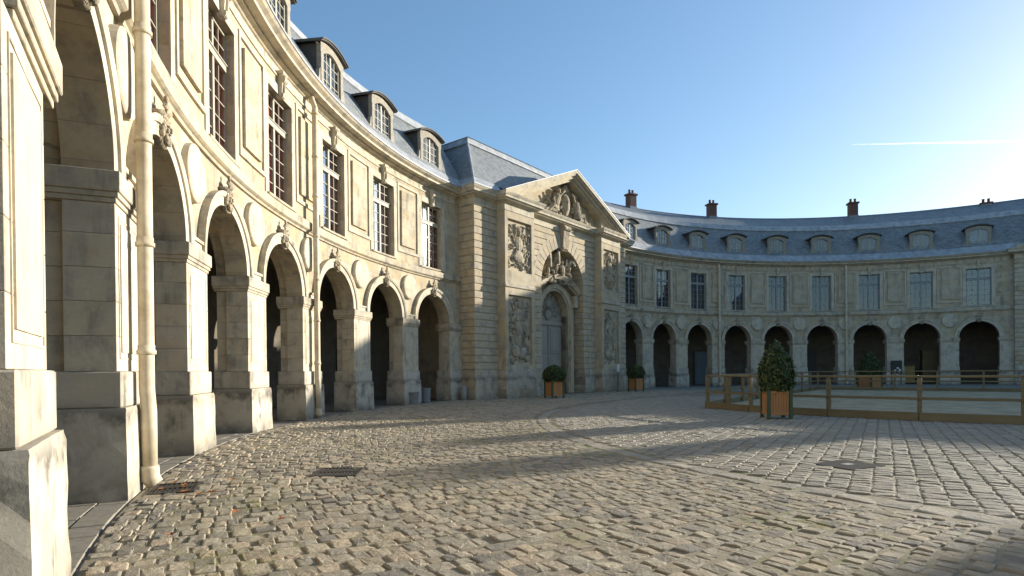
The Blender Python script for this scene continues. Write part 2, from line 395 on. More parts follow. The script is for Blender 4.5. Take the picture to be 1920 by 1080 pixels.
# bay frame: a = arc length, y = depth behind the wall face, z -> circle frame with the bay centre on +X
def bend(a, y, z): t = a/R; return ((R+y)*cos(t), (R+y)*sin(t), z)
def bay_mw(side, u):
    c = cen(side); return Matrix.Translation((c.x, c.y, 0)) @ Matrix.Rotation(ang(side, u), 4, 'Z')
def sweep(prof, a0, a1, step=0.5, closed=False, uv=False):
    """profile [(y,z)] along the arc (bay frame)"""
    m = MB(); n = max(1, int(math.ceil((a1-a0)/step))); P = len(prof); V = []; F = []; U = []
    L = [0]
    for i in range(1, P): L.append(L[-1]+math.hypot(prof[i][0]-prof[i-1][0], prof[i][1]-prof[i-1][1]))
    for i in range(n+1):
        a = a0+(a1-a0)*i/n
        for j, (y, z) in enumerate(prof): V.append(bend(a, y, z)); U.append((a, L[j]))
    for i in range(n):
        for j in range(P-1 if not closed else P):
            k = (j+1) % P; F.append((i*P+j, i*P+k, (i+1)*P+k, (i+1)*P+j))
    m.add(V, F)
    if uv: m.uv = U
    return m
def bbox_(m, a0, a1, y0, y1, z0, z1, c=0.0, step=0.6):
    """bent box, cut along the arc"""
    n = max(1, int(math.ceil((a1-a0)/step))); q = MB()
    if n == 1: q.box(a0, a1, y0, y1, z0, z1, c)
    else: 
        q = MB(); V = []; F = []
        for i in range(n+1):
            a = a0+(a1-a0)*i/n
            V += [(a, y0, z0), (a, y1, z0), (a, y1, z1), (a, y0, z1)]
        for i in range(n):
            for j in range(4): F.append((4*i+j, 4*i+(j+1) % 4, 4*i+4+(j+1) % 4, 4*i+4+j))
        F.append((0,1,2,3)); F.append((4*n, 4*n+1, 4*n+2, 4*n+3)); q.add(V, F)
    q.map(bend); m.add(q.v, q.f); return m

# ------------------------------------------------------------------ shared bay meshes
AR, ZS, PW = 1.33, 3.90, 0.64         # arch radius, springing, half pier
def arch_wall():
    m = MB(); top = 6.06; n = 28
    def strip(y, r, flip=False):
        V = []; F = []
        xs = [(-B/2, ZS)] + [(-r*cos(pi*i/n), ZS+r*sin(pi*i/n)) for i in range(n+1)] + [(B/2, ZS)]
        for a, z in xs: V += [bend(a, y, z), bend(a, y, top)]
        for i in range(len(xs)-1): F.append((2*i, 2*i+2, 2*i+3, 2*i+1))
        m.add(V, F)
    strip(0.0, AR); strip(0.68, AR+0.09)
    def ring(r0, y0, r1, y1):
        V = []; F = []
        for i in range(n+1):
            c_, s_ = -cos(pi*i/n), sin(pi*i/n); V += [bend(r0*c_, y0, ZS+r0*s_), bend(r1*c_, y1, ZS+r1*s_)]
        for i in range(n): F.append((2*i, 2*i+1, 2*i+3, 2*i+2))
        m.add(V, F)
    ring(AR, -0.1, AR, 0.42); ring(AR, 0.42, AR+0.09, 0.42); ring(AR+0.09, 0.42, AR+0.09, 0.68)
    return m.mesh('spandrel')
def archivolt():
    m = MB(); n = 28; prof = [(AR-0.0005, 0.0), (AR-0.0005, -0.10), (AR+0.20, -0.10), (AR+0.20, -0.135), (AR+0.27, -0.16), (AR+0.31, -0.16), (AR+0.31, 0.0)]
    V = []; F = []; P = len(prof)
    for i in range(n+1):
        c_, s_ = -cos(pi*i/n), sin(pi*i/n)
        for r, y in prof: V.append(bend(r*c_, y, ZS+0.02+r*s_))
    for i in range(n):
        for j in range(P-1): F.append((i*P+j, i*P+j+1, (i+1)*P+j+1, (i+1)*P+j))
    m.add(V, F)
    for sgn in (-1, 1):      # foot of the moulding turns along the impost
        a0, a1 = sorted((sgn*(AR+0.31), sgn*B/2)); bbox_(m, a0, a1, -0.10, 0.0, ZS+0.002, ZS+0.14); bbox_(m, a0, a1, -0.14, 0.0, ZS+0.14, ZS+0.20)
    return m.mesh('archivolt')
def keystone(seed):
    r = random.Random(seed); m = MB()
    def wedge(z0, z1, w0, w1, y): 
        V = [(-w0,-y,z0),(w0,-y,z0),(w1,-y,z1),(-w1,-y,z1),(-w0,0,z0),(w0,0,z0),(w1,0,z1),(-w1,0,z1)]
        m.add(V, [(0,1,2,3),(4,7,6,5),(0,4,5,1),(3,2,6,7),(0,3,7,4),(1,5,6,2)])
    wedge(5.14, 5.66, .15, .21, .19); wedge(5.60, 5.70, .25, .26, .25)
    # carved mask: skull, brow, nose, cheeks, beard, hair locks, shell crest
    m.blob((0,-.19,5.44), (.125,.12,.165), seg=12, rings=9); m.blob((0,-.295,5.475), (.105,.03,.028)); m.blob((0,-.315,5.425), (.026,.045,.055), (.3,0,0)); m.blob((0,-.30,5.355), (.05,.025,.018))
    for e in (-1, 1): m.blob((e*.062,-.275,5.405), (.042,.035,.045)); m.blob((e*.15,-.20,5.46), (.045,.07,.12), (0, e*.25, 0)); m.blob((e*.175,-.19,5.33), (.05,.06,.06)); m.blob((e*.21,-.20,5.60), (.055,.06,.055))
    for k in range(5): a = -.5+k*.25; m.blob((a*.22,-.25,5.26-.03*(1-abs(a))), (.026,.05,.085), (0, a*.6, 0), 8, 6)
    for k in range(7):
        a = (k-3)/3*1.05; m.tube([(.04*sin(a),-.22,5.66),(.15*sin(a),-.27,5.70+.13*cos(a)),(.20*sin(a),-.20,5.72+.19*cos(a))], [.03,.045,.02], 7)
    m.blob((0,-.22,5.97), (.055,.06,.07), seg=8, rings=6)
    for k in range(10): e = r.choice((-1, 1)); m.blob((e*r.uniform(.10,.2), -.19, r.uniform(5.2,5.62)), (r.uniform(.02,.04), .05, r.uniform(.03,.06)), (0, r.uniform(-1,1), 0), 7, 5)
    return m.map(lambda a, y, z: bend(a*.86, y*.72, 5.15+(z-5.15)*.92)).mesh('keystone', smooth=True)
def upper_wall():
    m = MB(); W0, Z0, Z1, T = 0.83, 6.5, 9.6, 10.45
    def quad(a0, a1, z0, z1, y):
        k = max(1, int((a1-a0)/0.5)+1); V = []; F = []
        for i in range(k+1):
            a = a0+(a1-a0)*i/k; V += [bend(a, y, z0), bend(a, y, z1)]
        for i in range(k): F.append((2*i, 2*i+2, 2*i+3, 2*i+1))
        m.add(V, F)
    quad(-B/2, -W0, 6.30, T, 0); quad(W0, B/2, 6.30, T, 0); quad(-W0, W0, 6.30, Z0, 0); quad(-W0, W0, Z1, T, 0)
    for sgn in (-1, 1): m.add([bend(sgn*W0, 0, Z0), bend(sgn*W0, .55, Z0), bend(sgn*W0, .55, Z1), bend(sgn*W0, 0, Z1)], [(0,1,2,3)])
    m.add([bend(-W0, 0, Z1), bend(W0, 0, Z1), bend(W0, .55, Z1), bend(-W0, .55, Z1)], [(0,1,2,3)])
    m.add([bend(-W0, 0, Z0), bend(W0, 0, Z0), bend(W0, .55, Z0), bend(-W0, .55, Z0)], [(0,1,2,3)])
    return m.mesh('upper_wall')
def surround():
    m = MB()
    for sgn in (-1, 1):
        a0, a1 = sorted((sgn*0.832, sgn*1.06)); bbox_(m, a0, a1, -0.03, 0.02, 6.44, 9.602)
    bbox_(m, -1.06, 1.06, -0.03, 0.02, 9.604, 9.86)
    return m.mesh('window_surround')
def win_key():
    m = MB()
    V = [(-.13,-.16,9.52),(.13,-.16,9.52),(.20,-.26,10.18),(-.20,-.26,10.18),(-.13,.05,9.52),(.13,.05,9.52),(.20,.05,10.18),(-.20,.05,10.18)]
    m.add(V, [(0,1,2,3),(4,7,6,5),(0,4,5,1),(3,2,6,7),(0,3,7,4),(1,5,6,2)])
    m.box(-.25, .25, -.30, 0, 10.18, 10.28, .02); m.tube([(-.17,-.25,10.06),(.17,-.25,10.06)], .10, 10); m.tube([(-.12,-.17,9.6),(.12,-.17,9.6)], .07, 10)
    m.blob((0,-.22,9.85), (.07,.08,.18))
    return m.map(lambda a, y, z: bend(a*.68, y*.70, z)).mesh('window_keystone')
def wall_panel(inner):
    m = MB()
    if not inner:
        A, z0, z1, w = .86, 6.86, 9.92, .11
        for a0, a1, q0, q1 in ((-A,-A+w,z0,z1),(A-w,A,z0,z1),(-A+w,A-w,z0,z0+w),(-A+w,A-w,z1-w,z1)): bbox_(m, a0, a1, -.055, .02, q0, q1)
        return m.mesh('panel_border')
    bbox_(m, -.56, .56, -.075, .02, 7.16, 9.62)
    return m.mesh('raised_panel')
def roundel():
    m = MB(); V = []; F = []; n = 32
    prof = [(0.0, -.15), (.45, -.145), (.53, -.135), (.555, -.115), (.56, 0.02)]
    for r, y in prof:
        for k in range(n): th = 2*pi*k/n; V.append(bend(r*cos(th), y, 5.35+r*sin(th)*1.0))
    for i in range(len(prof)-1):
        for k in range(n): F.append((i*n+k, i*n+(k+1) % n, (i+1)*n+(k+1) % n, (i+1)*n+k))
    return m.add(V, F).mesh('roundel')
def pier_parts():
    out = {}
    m = MB(); V = []; F = []
    # worn, slightly battered plinth
    rr = random.Random(3); na, nz = 9, 7; 
    def ringpts(z, k):
        e = 0.02*(1-z/1.1); w, y0, y1 = .70+e, -.20-e, .74; pts = []
        for i in range(na): pts.append((-w+2*w*i/(na-1), y0))
        for i in range(1, 6): pts.append((w, y0+(y1-y0)*i/5))
        for i in range(1, na): pts.append((w-2*w*i/(na-1), y1))
        for i in range(1, 5): pts.append((-w, y1+(y0-y1)*i/5))
        return pts
    L = [-.02, .12, .3, .5, .7, .9, 1.02, 1.07, 1.095]; cnt = None
    for zi, z in enumerate(L):
        p = ringpts(z, zi); cnt = len(p)
        sh = 1.0 if z < 1.05 else (0.997 if z < 1.08 else 0.985)
        for (a, y) in p:
            corner = abs(abs(a)-.70) < .03 and y < -.15
            j = .006 if not corner else .012
            V.append((a*sh+rr.uniform(-j, j)*.5 - (rr.uniform(0, .014)*np.sign(a) if corner else 0), y+(.0 if sh == 1 else .006)+rr.uniform(-j, j)*.4 + (rr.uniform(0, .012) if corner else 0), z+rr.uniform(-.004,.004)))
    for i in range(len(L)-1):
        for k in range(cnt): F.append((i*cnt+k, i*cnt+(k+1) % cnt, (i+1)*cnt+(k+1) % cnt, (i+1)*cnt+k))
    F.append(tuple((len(L)-1)*cnt+k for k in range(cnt))); m.add(V, F); m.map(bend); out['plinth'] = (m.mesh('plinth'), 'limestone_plinth')
    m = MB(); m.box(-.672, .672, -.15, .72, 1.097, 1.528, .014); m.map(bend); out['base_block'] = (m.mesh('base_block'), 'limestone_plinth')
    m = MB(); m.box(-.71, .71, -.17, .74, 3.655, 3.897, .010); m.box(-.685, .685, -.145, .725, 3.59, 3.653, .006); m.box(-.662, .662, -.12, .71, 3.53, 3.588, .006); m.map(bend)
    out['impost'] = (m.mesh('impost'), 'limestone_impost')
    hs = [1.53, 1.95, 2.36, 2.76, 3.16, 3.528]; bl = []
    for i in range(5):
        m = MB(); m.box(-PW, PW, -.10, .42, hs[i]+.002, hs[i+1]-.002, .004); m.box(-PW+.09, PW-.09, .422, .68, hs[i]+.002, hs[i+1]-.002, .004); m.map(bend); bl.append(m.mesh('stone_block'))
    out['blocks'] = bl
    m = MB()
    for a0, a1, z0, z1 in ((-.52,-.50,1.68,3.40),(.50,.52,1.68,3.40),(-.50,.50,1.68,1.70),(-.50,.50,3.38,3.40)): bbox_(m, a0, a1, -.112, -.09, z0, z1)
    bbox_(m, -.44, .44, -.118, -.09, 1.76, 3.32); out['pier_panel'] = (m.mesh('pier_panel'), 'limestone_smooth')
    return out
def window_frame():
    m = MB(); y0, y1 = .17, .24; W0, Z0, Z1, ZT = .828, 6.52, 9.598, 8.72
    def bar(a0, a1, z0, z1, p=0.0): bbox_(m, a0, a1, y0-p, y1, z0, z1)
    bar(-W0, -W0+.07, Z0, Z1); bar(W0-.07, W0, Z0, Z1); bar(-W0+.07, W0-.07, Z0, Z0+.09, .01); bar(-W0+.07, W0-.07, Z1-.08, Z1)
    bar(-W0+.07, W0-.07, ZT-.07, ZT+.08, .035); bar(-W0+.02, W0-.02, ZT+.08, ZT+.11, .06)
    bar(-.055, .055, Z0+.09, ZT-.07, .02); bar(-.05, .05, ZT+.11, Z1-.08, .012)
    for a in (-.405, .405): bar(a-.012, a+.012, Z0+.09, ZT-.07, -.01); bar(a-.012, a+.012, ZT+.11, Z1-.08, -.01)
    hz = (ZT-.07-Z0-.09)/5
    for side in ((-W0+.07, -.055), (.055, W0-.07)):
        for i in range(1, 5): bar(side[0], side[1], Z0+.09+hz*i-.012, Z0+.09+hz*i+.012, -.012)
        zm = (ZT+.11+Z1-.08)/2; bar(side[0], side[1], zm-.012, zm+.012, -.012)
    return m.mesh('frame')
def pane_specs():
    Z0, Z1, ZT, W0 = 6.61, 9.518, 8.72, .758; hz = (ZT-.07-Z0)/5; out = []
    cols = [(-W0, -.405), (-.405, -.055), (.055, .405), (.405, W0)]
    rows = [(Z0+hz*i, Z0+hz*(i+1)) for i in range(5)] + [(8.83, 9.174), (9.174, 9.518)]
    for ci, (a0, a1) in enumerate(cols):
        for z0, z1 in rows: out.append((ci, a0, a1, z0, z1))
    return out
def flat(a0, a1, z0, z1, y): 
    m = MB(); bbox_(m, a0, a1, y, y+.004, z0, z1, step=3); return m
def sill():
    m = MB(); bbox_(m, -.98, .98, -.10, .17, 6.452, 6.518); return m.mesh('sill')
# string, cornice, lead, per bay
STRING = [(0.0, 6.03), (-.06, 6.03), (-.08, 6.08), (-.12, 6.10), (-.16, 6.13), (-.16, 6.36), (-.14, 6.385), (-.03, 6.44), (0.02, 6.445)]
CORN = [(0.0, 10.10), (-.035, 10.10), (-.035, 10.16), (0.0, 10.17), (0.0, 10.40), (-.05, 10.42), (-.09, 10.46), (-.20, 10.48), (-.22, 10.53), (-.45, 10.545), (-.45, 10.63), (-.50, 10.66), (-.57, 10.70), (-.62, 10.76), (-.60, 10.775)]
LEAD = [(-.60, 10.772), (-.645, 10.775), (-.645, 10.83), (-.52, 10.93), (-.12, 11.40)]
ROOF = [(-.125, 11.395), (.45, 12.32), (1.0, 13.15), (1.5, 13.9)]
BAND = [(1.49, 13.88), (1.42, 13.93), (1.45, 14.0), (1.62, 14.36), (1.68, 14.42), (1.80, 14.42)]
TERR = [(1.78, 14.40), (4.2, 15.72), (4.3, 15.72), (9.0, 13.2), (9.0, 0.0)]

# dormer, bay frame
def dormer_parts():
    out = {}
    n = 12
    def arc(a, zs, ze): return zs + (ze-zs)*(1-(a)**2)
    # stone/timber front with a segmental opening
    m = MB(); y0, y1 = -.02, .16; W0 = .64
    for sgn in (-1, 1):
        a0, a1 = sorted((sgn*W0, sgn*.84)); m.box(a0, a1, y0, y1, 11.38, 12.90, .01)
        V = []; pr = [(.86, 11.38), (1.16, 11.38), (1.14, 11.50), (1.03, 11.58), (.96, 11.75), (.93, 11.95), (.86, 12.05)]
        for y in (0.0, .14): V += [(sgn*a, y, z) for a, z in pr]
        k = len(pr); m.add(V, [tuple(range(k)), tuple(range(k, 2*k))] + [(i, (i+1) % k, k+(i+1) % k, k+i) for i in range(k)])
    V = []; F = []
    for i in range(n+1):
        t = -1+2*i/n; a = t*.86; zt = arc(t, 12.93, 13.10); zb = arc(max(-1, min(1, a/.64)), 12.60, 12.86) if abs(a) <= .64 else 12.6
        V += [(a, y0, zb), (a, y0, zt), (a, y1, zb), (a, y1, zt)]
    for i in range(n): k = 4*i; F += [(k, k+4, k+5, k+1), (k+2, k+3, k+7, k+6), (k, k+2, k+6, k+4)]
    m.add(V, F); m.box(-.66, .66, -.08, .2, 11.33, 11.42, .01); m.map(bend); out['dormer_front'] = (m.mesh('dormer_front'), 'timber_dormer')
    m = MB(); V = []; F = []
    for i in range(n+1):
        t = -1+2*i/n; a = t*1.0; zb = arc(t, 12.90, 13.14)
        V += [(a, -.13, zb), (a, -.13, zb+.03), (a, -.18, zb+.045), (a, -.18, zb+.09), (a, 1.25, zb+.09), (a, 1.25, zb)]
    for i in range(n):
        k = 6*i
        for j in range(6): F.append((k+j, k+(j+1) % 6, k+6+(j+1) % 6, k+6+j))
    F += [tuple(range(6)), tuple(6*n+j for j in range(6))]; m.add(V, F); m.map(bend); out['hood'] = (m.mesh('hood'), 'timber_hood')
    for nm, sgn in (('cheek', -1), ('cheek_', 1)):
        m = MB(); V = []
        for a in (sgn*.80, sgn*.72): V += [(a, .155, 11.40), (a, .155, 12.93), (a, 1.10, 12.93), (a, .05, 11.40)]
        m.add(V, [(0,1,2,3),(4,5,6,7),(0,1,5,4),(1,2,6,5),(2,3,7,6)]); m.map(bend); out[nm] = (m.mesh('cheek'), 'timber_hood')
    m = MB(); yf, yb = .05, .10
    for a0, a1, z0, z1 in ((-.64,-.57,11.42,12.80),(.57,.64,11.42,12.80),(-.045,.045,11.42,12.80),(-.57,-.045,11.42,11.50),(.045,.57,11.42,11.50)): m.box(a0, a1, yf, yb, z0, z1)
    for a in (-.29, .29): m.box(a-.014, a+.014, yf+.01, yb, 11.5, 12.8)
    for i in range(1, 4):
        z = 11.5+i*.325
        m.box(-.57, -.045, yf+.012, yb, z-.012, z+.012); m.box(.045, .57, yf+.012, yb, z-.012, z+.012)
    m.map(bend); out['frame'] = (m.mesh('frame'), 'paint_window')
    m = flat(-.60, .60, 11.45, 12.84, .085); out['glass'] = (m.mesh('glass'), 'window_glass')
    m = flat(-.64, .64, 11.42, 12.86, .22); out['blind'] = (m.mesh('blind'), 'blind_pale')
    return out

ME = dict(spandrel=arch_wall(), archivolt=archivolt(), upper_wall=upper_wall(), surround=surround(), wkey=win_key(),
          border=wall_panel(False), panel=wall_panel(True), roundel=roundel(), wframe=window_frame(), sill=sill())
KEYS = [keystone(i) for i in range(4)]; PIER = pier_parts(); DORM = dormer_parts(); PANES = pane_specs()
PANE_ME = {}
for i, (ci, a0, a1, z0, z1) in enumerate(PANES): PANE_ME[i] = flat(a0, a1, z0, z1, .21).mesh('pane')
CURT = {k: flat(-.83, .83, 6.45, 9.65, .42).mesh('curtain') for k in ('red', 'pale')}
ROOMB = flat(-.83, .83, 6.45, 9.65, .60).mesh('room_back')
for kk, ar in dict(gap=((-.83, -.1, 6.45, 9.65), (.12, .83, 6.45, 9.65)), gap2=((-.83, .45, 6.45, 9.65), (.62, .83, 6.45, 9.65)), drawn=((-.83, -.45, 6.45, 9.65), (.40, .83, 6.45, 9.65), (-.45, .40, 8.8, 9.65)), blind=((-.83, .83, 7.5, 9.65),)).items():
    q = MB()
    for a0, a1, z0, z1 in ar: w_ = flat(a0, a1, z0, z1, .42); q.add(w_.v, w_.f)
    CURT[kk] = q.mesh('curtain')
GLASS_ALL = flat(-.77, .77, 6.56, 9.56, .21).mesh('glass')
STR_ME = sweep(STRING, -B/2, B/2).mesh('string_course'); COR_ME = sweep(CORN, -B/2, B/2).mesh('cornice')

def pipe_mesh():
    m = MB(); y = -.29; r = .092
    m.tube([(0, -.17, 10.5), (0, -.20, 10.38), (0, y, 10.15), (0, y, 6.5), (0, y, 6.2), (0, y, 1.3), (0, y-.02, 1.0), (0, y-.02, .26)], r, 14)
    for z in (9.9, 8.5, 7.2, 5.9, 4.5, 3.15, 1.75): m.tube([(0, y, z), (0, y, z+.05), (0, y, z+.06), (0, y, z+.12)], [r+.022, r+.022, r+.008, r+.008], 14)
    return m.map(bend).mesh('downpipe', smooth=False)
def shoe_mesh():
    m = MB(); y = -.325
    m.tube([(0, y+.015, .30), (0, y+.015, .26), (0, y+.01, .14), (0, y-.05, .05)], [.108, .112, .115, .10], 14)
    return m.map(bend).mesh('pipe_shoe')
PIPE, SHOE = pipe_mesh(), shoe_mesh()
for me in (PIPE, SHOE): me.polygons.foreach_set('use_smooth', [len(p.vertices) == 4 for p in me.polygons])

def wing(side, name, label):
    mid = wpt(side, 4.5, 4.0); root = empty(name, (mid.x, mid.y, 0)); tag(root, label, 'building')
    m0 = lambda u: bay_mw(side, u)
    for k in range(1, 10):
        u = k-.5; M0 = m0(u)
        near = side == 'L' and k <= 6
        mk('spandrel', ME['spandrel'], 'limestone', root, M0)
        av = mk('archivolt', ME['archivolt'], 'limestone_smooth', root, M0)
        mk('keystone', KEYS[k % 4], 'limestone_carved', av, M0)
        mk('upper_wall', ME['upper_wall'], 'limestone', root, M0)
        mk('window_keystone', ME['wkey'], 'limestone_smooth', root, M0)
        mk('string_course', STR_ME, 'limestone_string', root, M0)
        mk('cornice', COR_ME, 'limestone_impost' if False else 'limestone_smooth', root, M0)
        w = mk('window', ME['surround'], 'limestone_smooth', root, M0)
        mk('sill', ME['sill'], 'limestone_string', w, M0)
        fm = ME['wframe'] if side == 'L' else ME['wframe_g']
        mk('frame', fm, None, w, M0)
        if near:
            for i, (ci, *_r) in enumerate(PANES):
                # left wing: u grows towards the camera, so +a is the near side
                kindm = ('window_glass_clear' if ci < 2 else 'window_glass_mirror') if k <= 3 else ('window_glass_mirror' if ci == 3 else 'window_glass_clear')
                key = (i, kindm)
                if key not in PANE_ME: me = PANE_ME[i].copy(); me.materials.append(MATS[kindm]); PANE_ME[key] = me
                o = mk('pane', PANE_ME[key], None, w, M0)
            mk('curtain', CURT['red'], 'curtain_red', w, M0)
        else:
            gm = 'window_glass'
            g2 = GLASSV.setdefault(gm, GLASS_ALL.copy())
            mk('glass', g2, gm, w, M0)
            ck = {1: 'dark', 2: 'dark', 4: 'gap', 6: 'gap2', 8: 'drawn', 9: 'blind'}.get(k, 'pale') if side == 'R' else 'pale'
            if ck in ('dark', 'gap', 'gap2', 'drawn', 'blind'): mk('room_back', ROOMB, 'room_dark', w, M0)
            if ck != 'dark': mk('curtain', CURT[ck], 'curtain_pale' if k % 2 else 'curtain_blue', w, M0)
        d = mk('dormer', DORM['dormer_front'][0], DORM['dormer_front'][1], root, M0)
        for q in ('hood', 'cheek', 'cheek_', 'frame', 'glass', 'blind'): mk(q.strip('_'), DORM[q][0], DORM[q][1], d, M0)
    for j in range(0, 10):
        n7 = side == 'L' and j == 7; M0 = m0(j+(.095 if n7 else 0))
        pr = mk('pier', PIER['pier_panel'][0], PIER['pier_panel'][1], root, M0)
        for q in ('plinth', 'base_block', 'impost'): mk(q, PIER[q][0], PIER[q][1], pr, m0(7.03) if n7 and q == 'impost' else M0)
        for me in PIER['blocks']: mk('stone_block', me, 'limestone_smooth', pr, M0)
        if 1 <= j <= 8:
            mk('roundel', ME['roundel'], 'limestone_smooth', root, M0)
            pb = mk('panel', ME['border'], 'limestone_smooth', root, M0); mk('raised_panel', ME['panel'], 'limestone', pb, M0)
        if j in (3, 6):
            pp = mk('downpipe', PIPE, 'paint_pipe', root, M0); mk('pipe_shoe', SHOE, 'paint_pipe', pp, M0)
    # continuous pieces, in the frame of u = 4.5
    M0 = m0(4.5); A0, A1 = (-4.5*B, 4.5*B)
    lo, hi = (A0-.45, A1+.3) if side == 'L' else (A0-1.6, A1+.45)      # small run-in behind the pavilions (a grows with u on the left, against it on the right)
    def flipm(m): return m
    rm = sweep(ROOF, lo, hi, .6, uv=True); mk('roof', rm.mesh('roof'), 'slate', root, M0)
    tm = sweep(TERR, lo-.3, hi+.3, .6, uv=True); mk('upper_roof', tm.mesh('upper_roof'), 'slate', root, M0)
    mk('lead_gutter', sweep(LEAD, lo, hi, .5).mesh('lead_gutter'), 'lead_sheet', root, M0)
    mk('roof_flashing', sweep(BAND, lo, hi, .5).mesh('roof_flashing'), 'lead_sheet', root, M0)
    rc = MB(); rc.tube([bend(lo+(hi-lo)*i/60, 4.25, 15.73) for i in range(61)], .09, 8); mk('ridge_roll', rc.mesh('ridge_roll'), 'lead_dark', root, M0)
    # run-in wall strips against the pavilions
    for a0, a1 in ((A0-.55, A0), (A1, A1+.3)) if side == 'L' else ((A0-.3, A0), (A1, A1+.55)):
        m = MB(); bbox_(m, a0, a1, 0.0, .5, 0, 10.45); q = sweep(CORN, a0, a1); m.add(q.v, q.f); q = sweep(STRING, a0, a1); m.add(q.v, q.f); mk('end_wall', m.mesh('end_wall'), 'limestone', root, M0)
    # gallery behind the arches
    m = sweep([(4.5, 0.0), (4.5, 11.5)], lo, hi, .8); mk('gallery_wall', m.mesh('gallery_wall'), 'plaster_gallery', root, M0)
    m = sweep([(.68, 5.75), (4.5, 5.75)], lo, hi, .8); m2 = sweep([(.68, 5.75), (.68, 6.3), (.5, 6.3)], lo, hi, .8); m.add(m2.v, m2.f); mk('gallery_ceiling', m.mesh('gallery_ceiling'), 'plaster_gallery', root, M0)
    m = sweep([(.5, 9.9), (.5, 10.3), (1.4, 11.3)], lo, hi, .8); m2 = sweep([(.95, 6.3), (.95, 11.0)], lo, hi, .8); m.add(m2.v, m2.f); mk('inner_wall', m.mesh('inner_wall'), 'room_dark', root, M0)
    return root
GLASSV = {}
ME['wframe'].materials.append(MATS['paint_window'])
ME['wframe_g'] = ME['wframe'].copy(); ME['wframe_g'].materials.clear(); ME['wframe_g'].materials.append(MATS['paint_grey'])
WL = wing('L', 'arcaded_wing', 'sunlit curved stone wing with arcade and red-curtained windows on the left')
WR = wing('R', 'arcaded_wing', 'shaded curved stone wing with arcade and brick chimneys beyond the sand arena')

def chimney(root, side, u, z0, z1, w=.64, dpt=.62):
    M0 = bay_mw(side, u)
    m = MB(); m.box(-w/2, w/2, 4.25-dpt/2, 4.25+dpt/2, z0, z1-.45, .01); m.map(bend); c = mk('chimney', m.mesh('chimney'), 'chimney_brick', root, M0)
    m = MB(); m.box(-w/2-.09, w/2+.09, 4.25-dpt/2-.09, 4.25+dpt/2+.09, z1-.45, z1-.30, .02); m.map(bend); mk('chimney_cap', m.mesh('chimney_cap'), 'ceramic_pot', c, M0)
    m = MB(); m.box(-w/2-.03, w/2+.03, 4.25-dpt/2-.03, 4.25+dpt/2+.03, z0-.2, z0+.35); m.map(bend); mk('flashing', m.mesh('flashing'), 'lead_dark', c, M0)
    for a in (-.16, .16):
        m = MB(); m.lathe([(.10, z1-.31), (.085, z1-.02), (.10, z1), (.10, z1+.06)], 10, (a, 4.25)); m.map(bend); mk('chimney_pot', m.mesh('chimney_pot'), 'ceramic_pot', c, M0)
for u, z1 in ((1.63, 17.25), (3.59, 17.3), (6.53, 17.35), (8.76, 16.15)): chimney(WR, 'R', u, 15.45, z1)

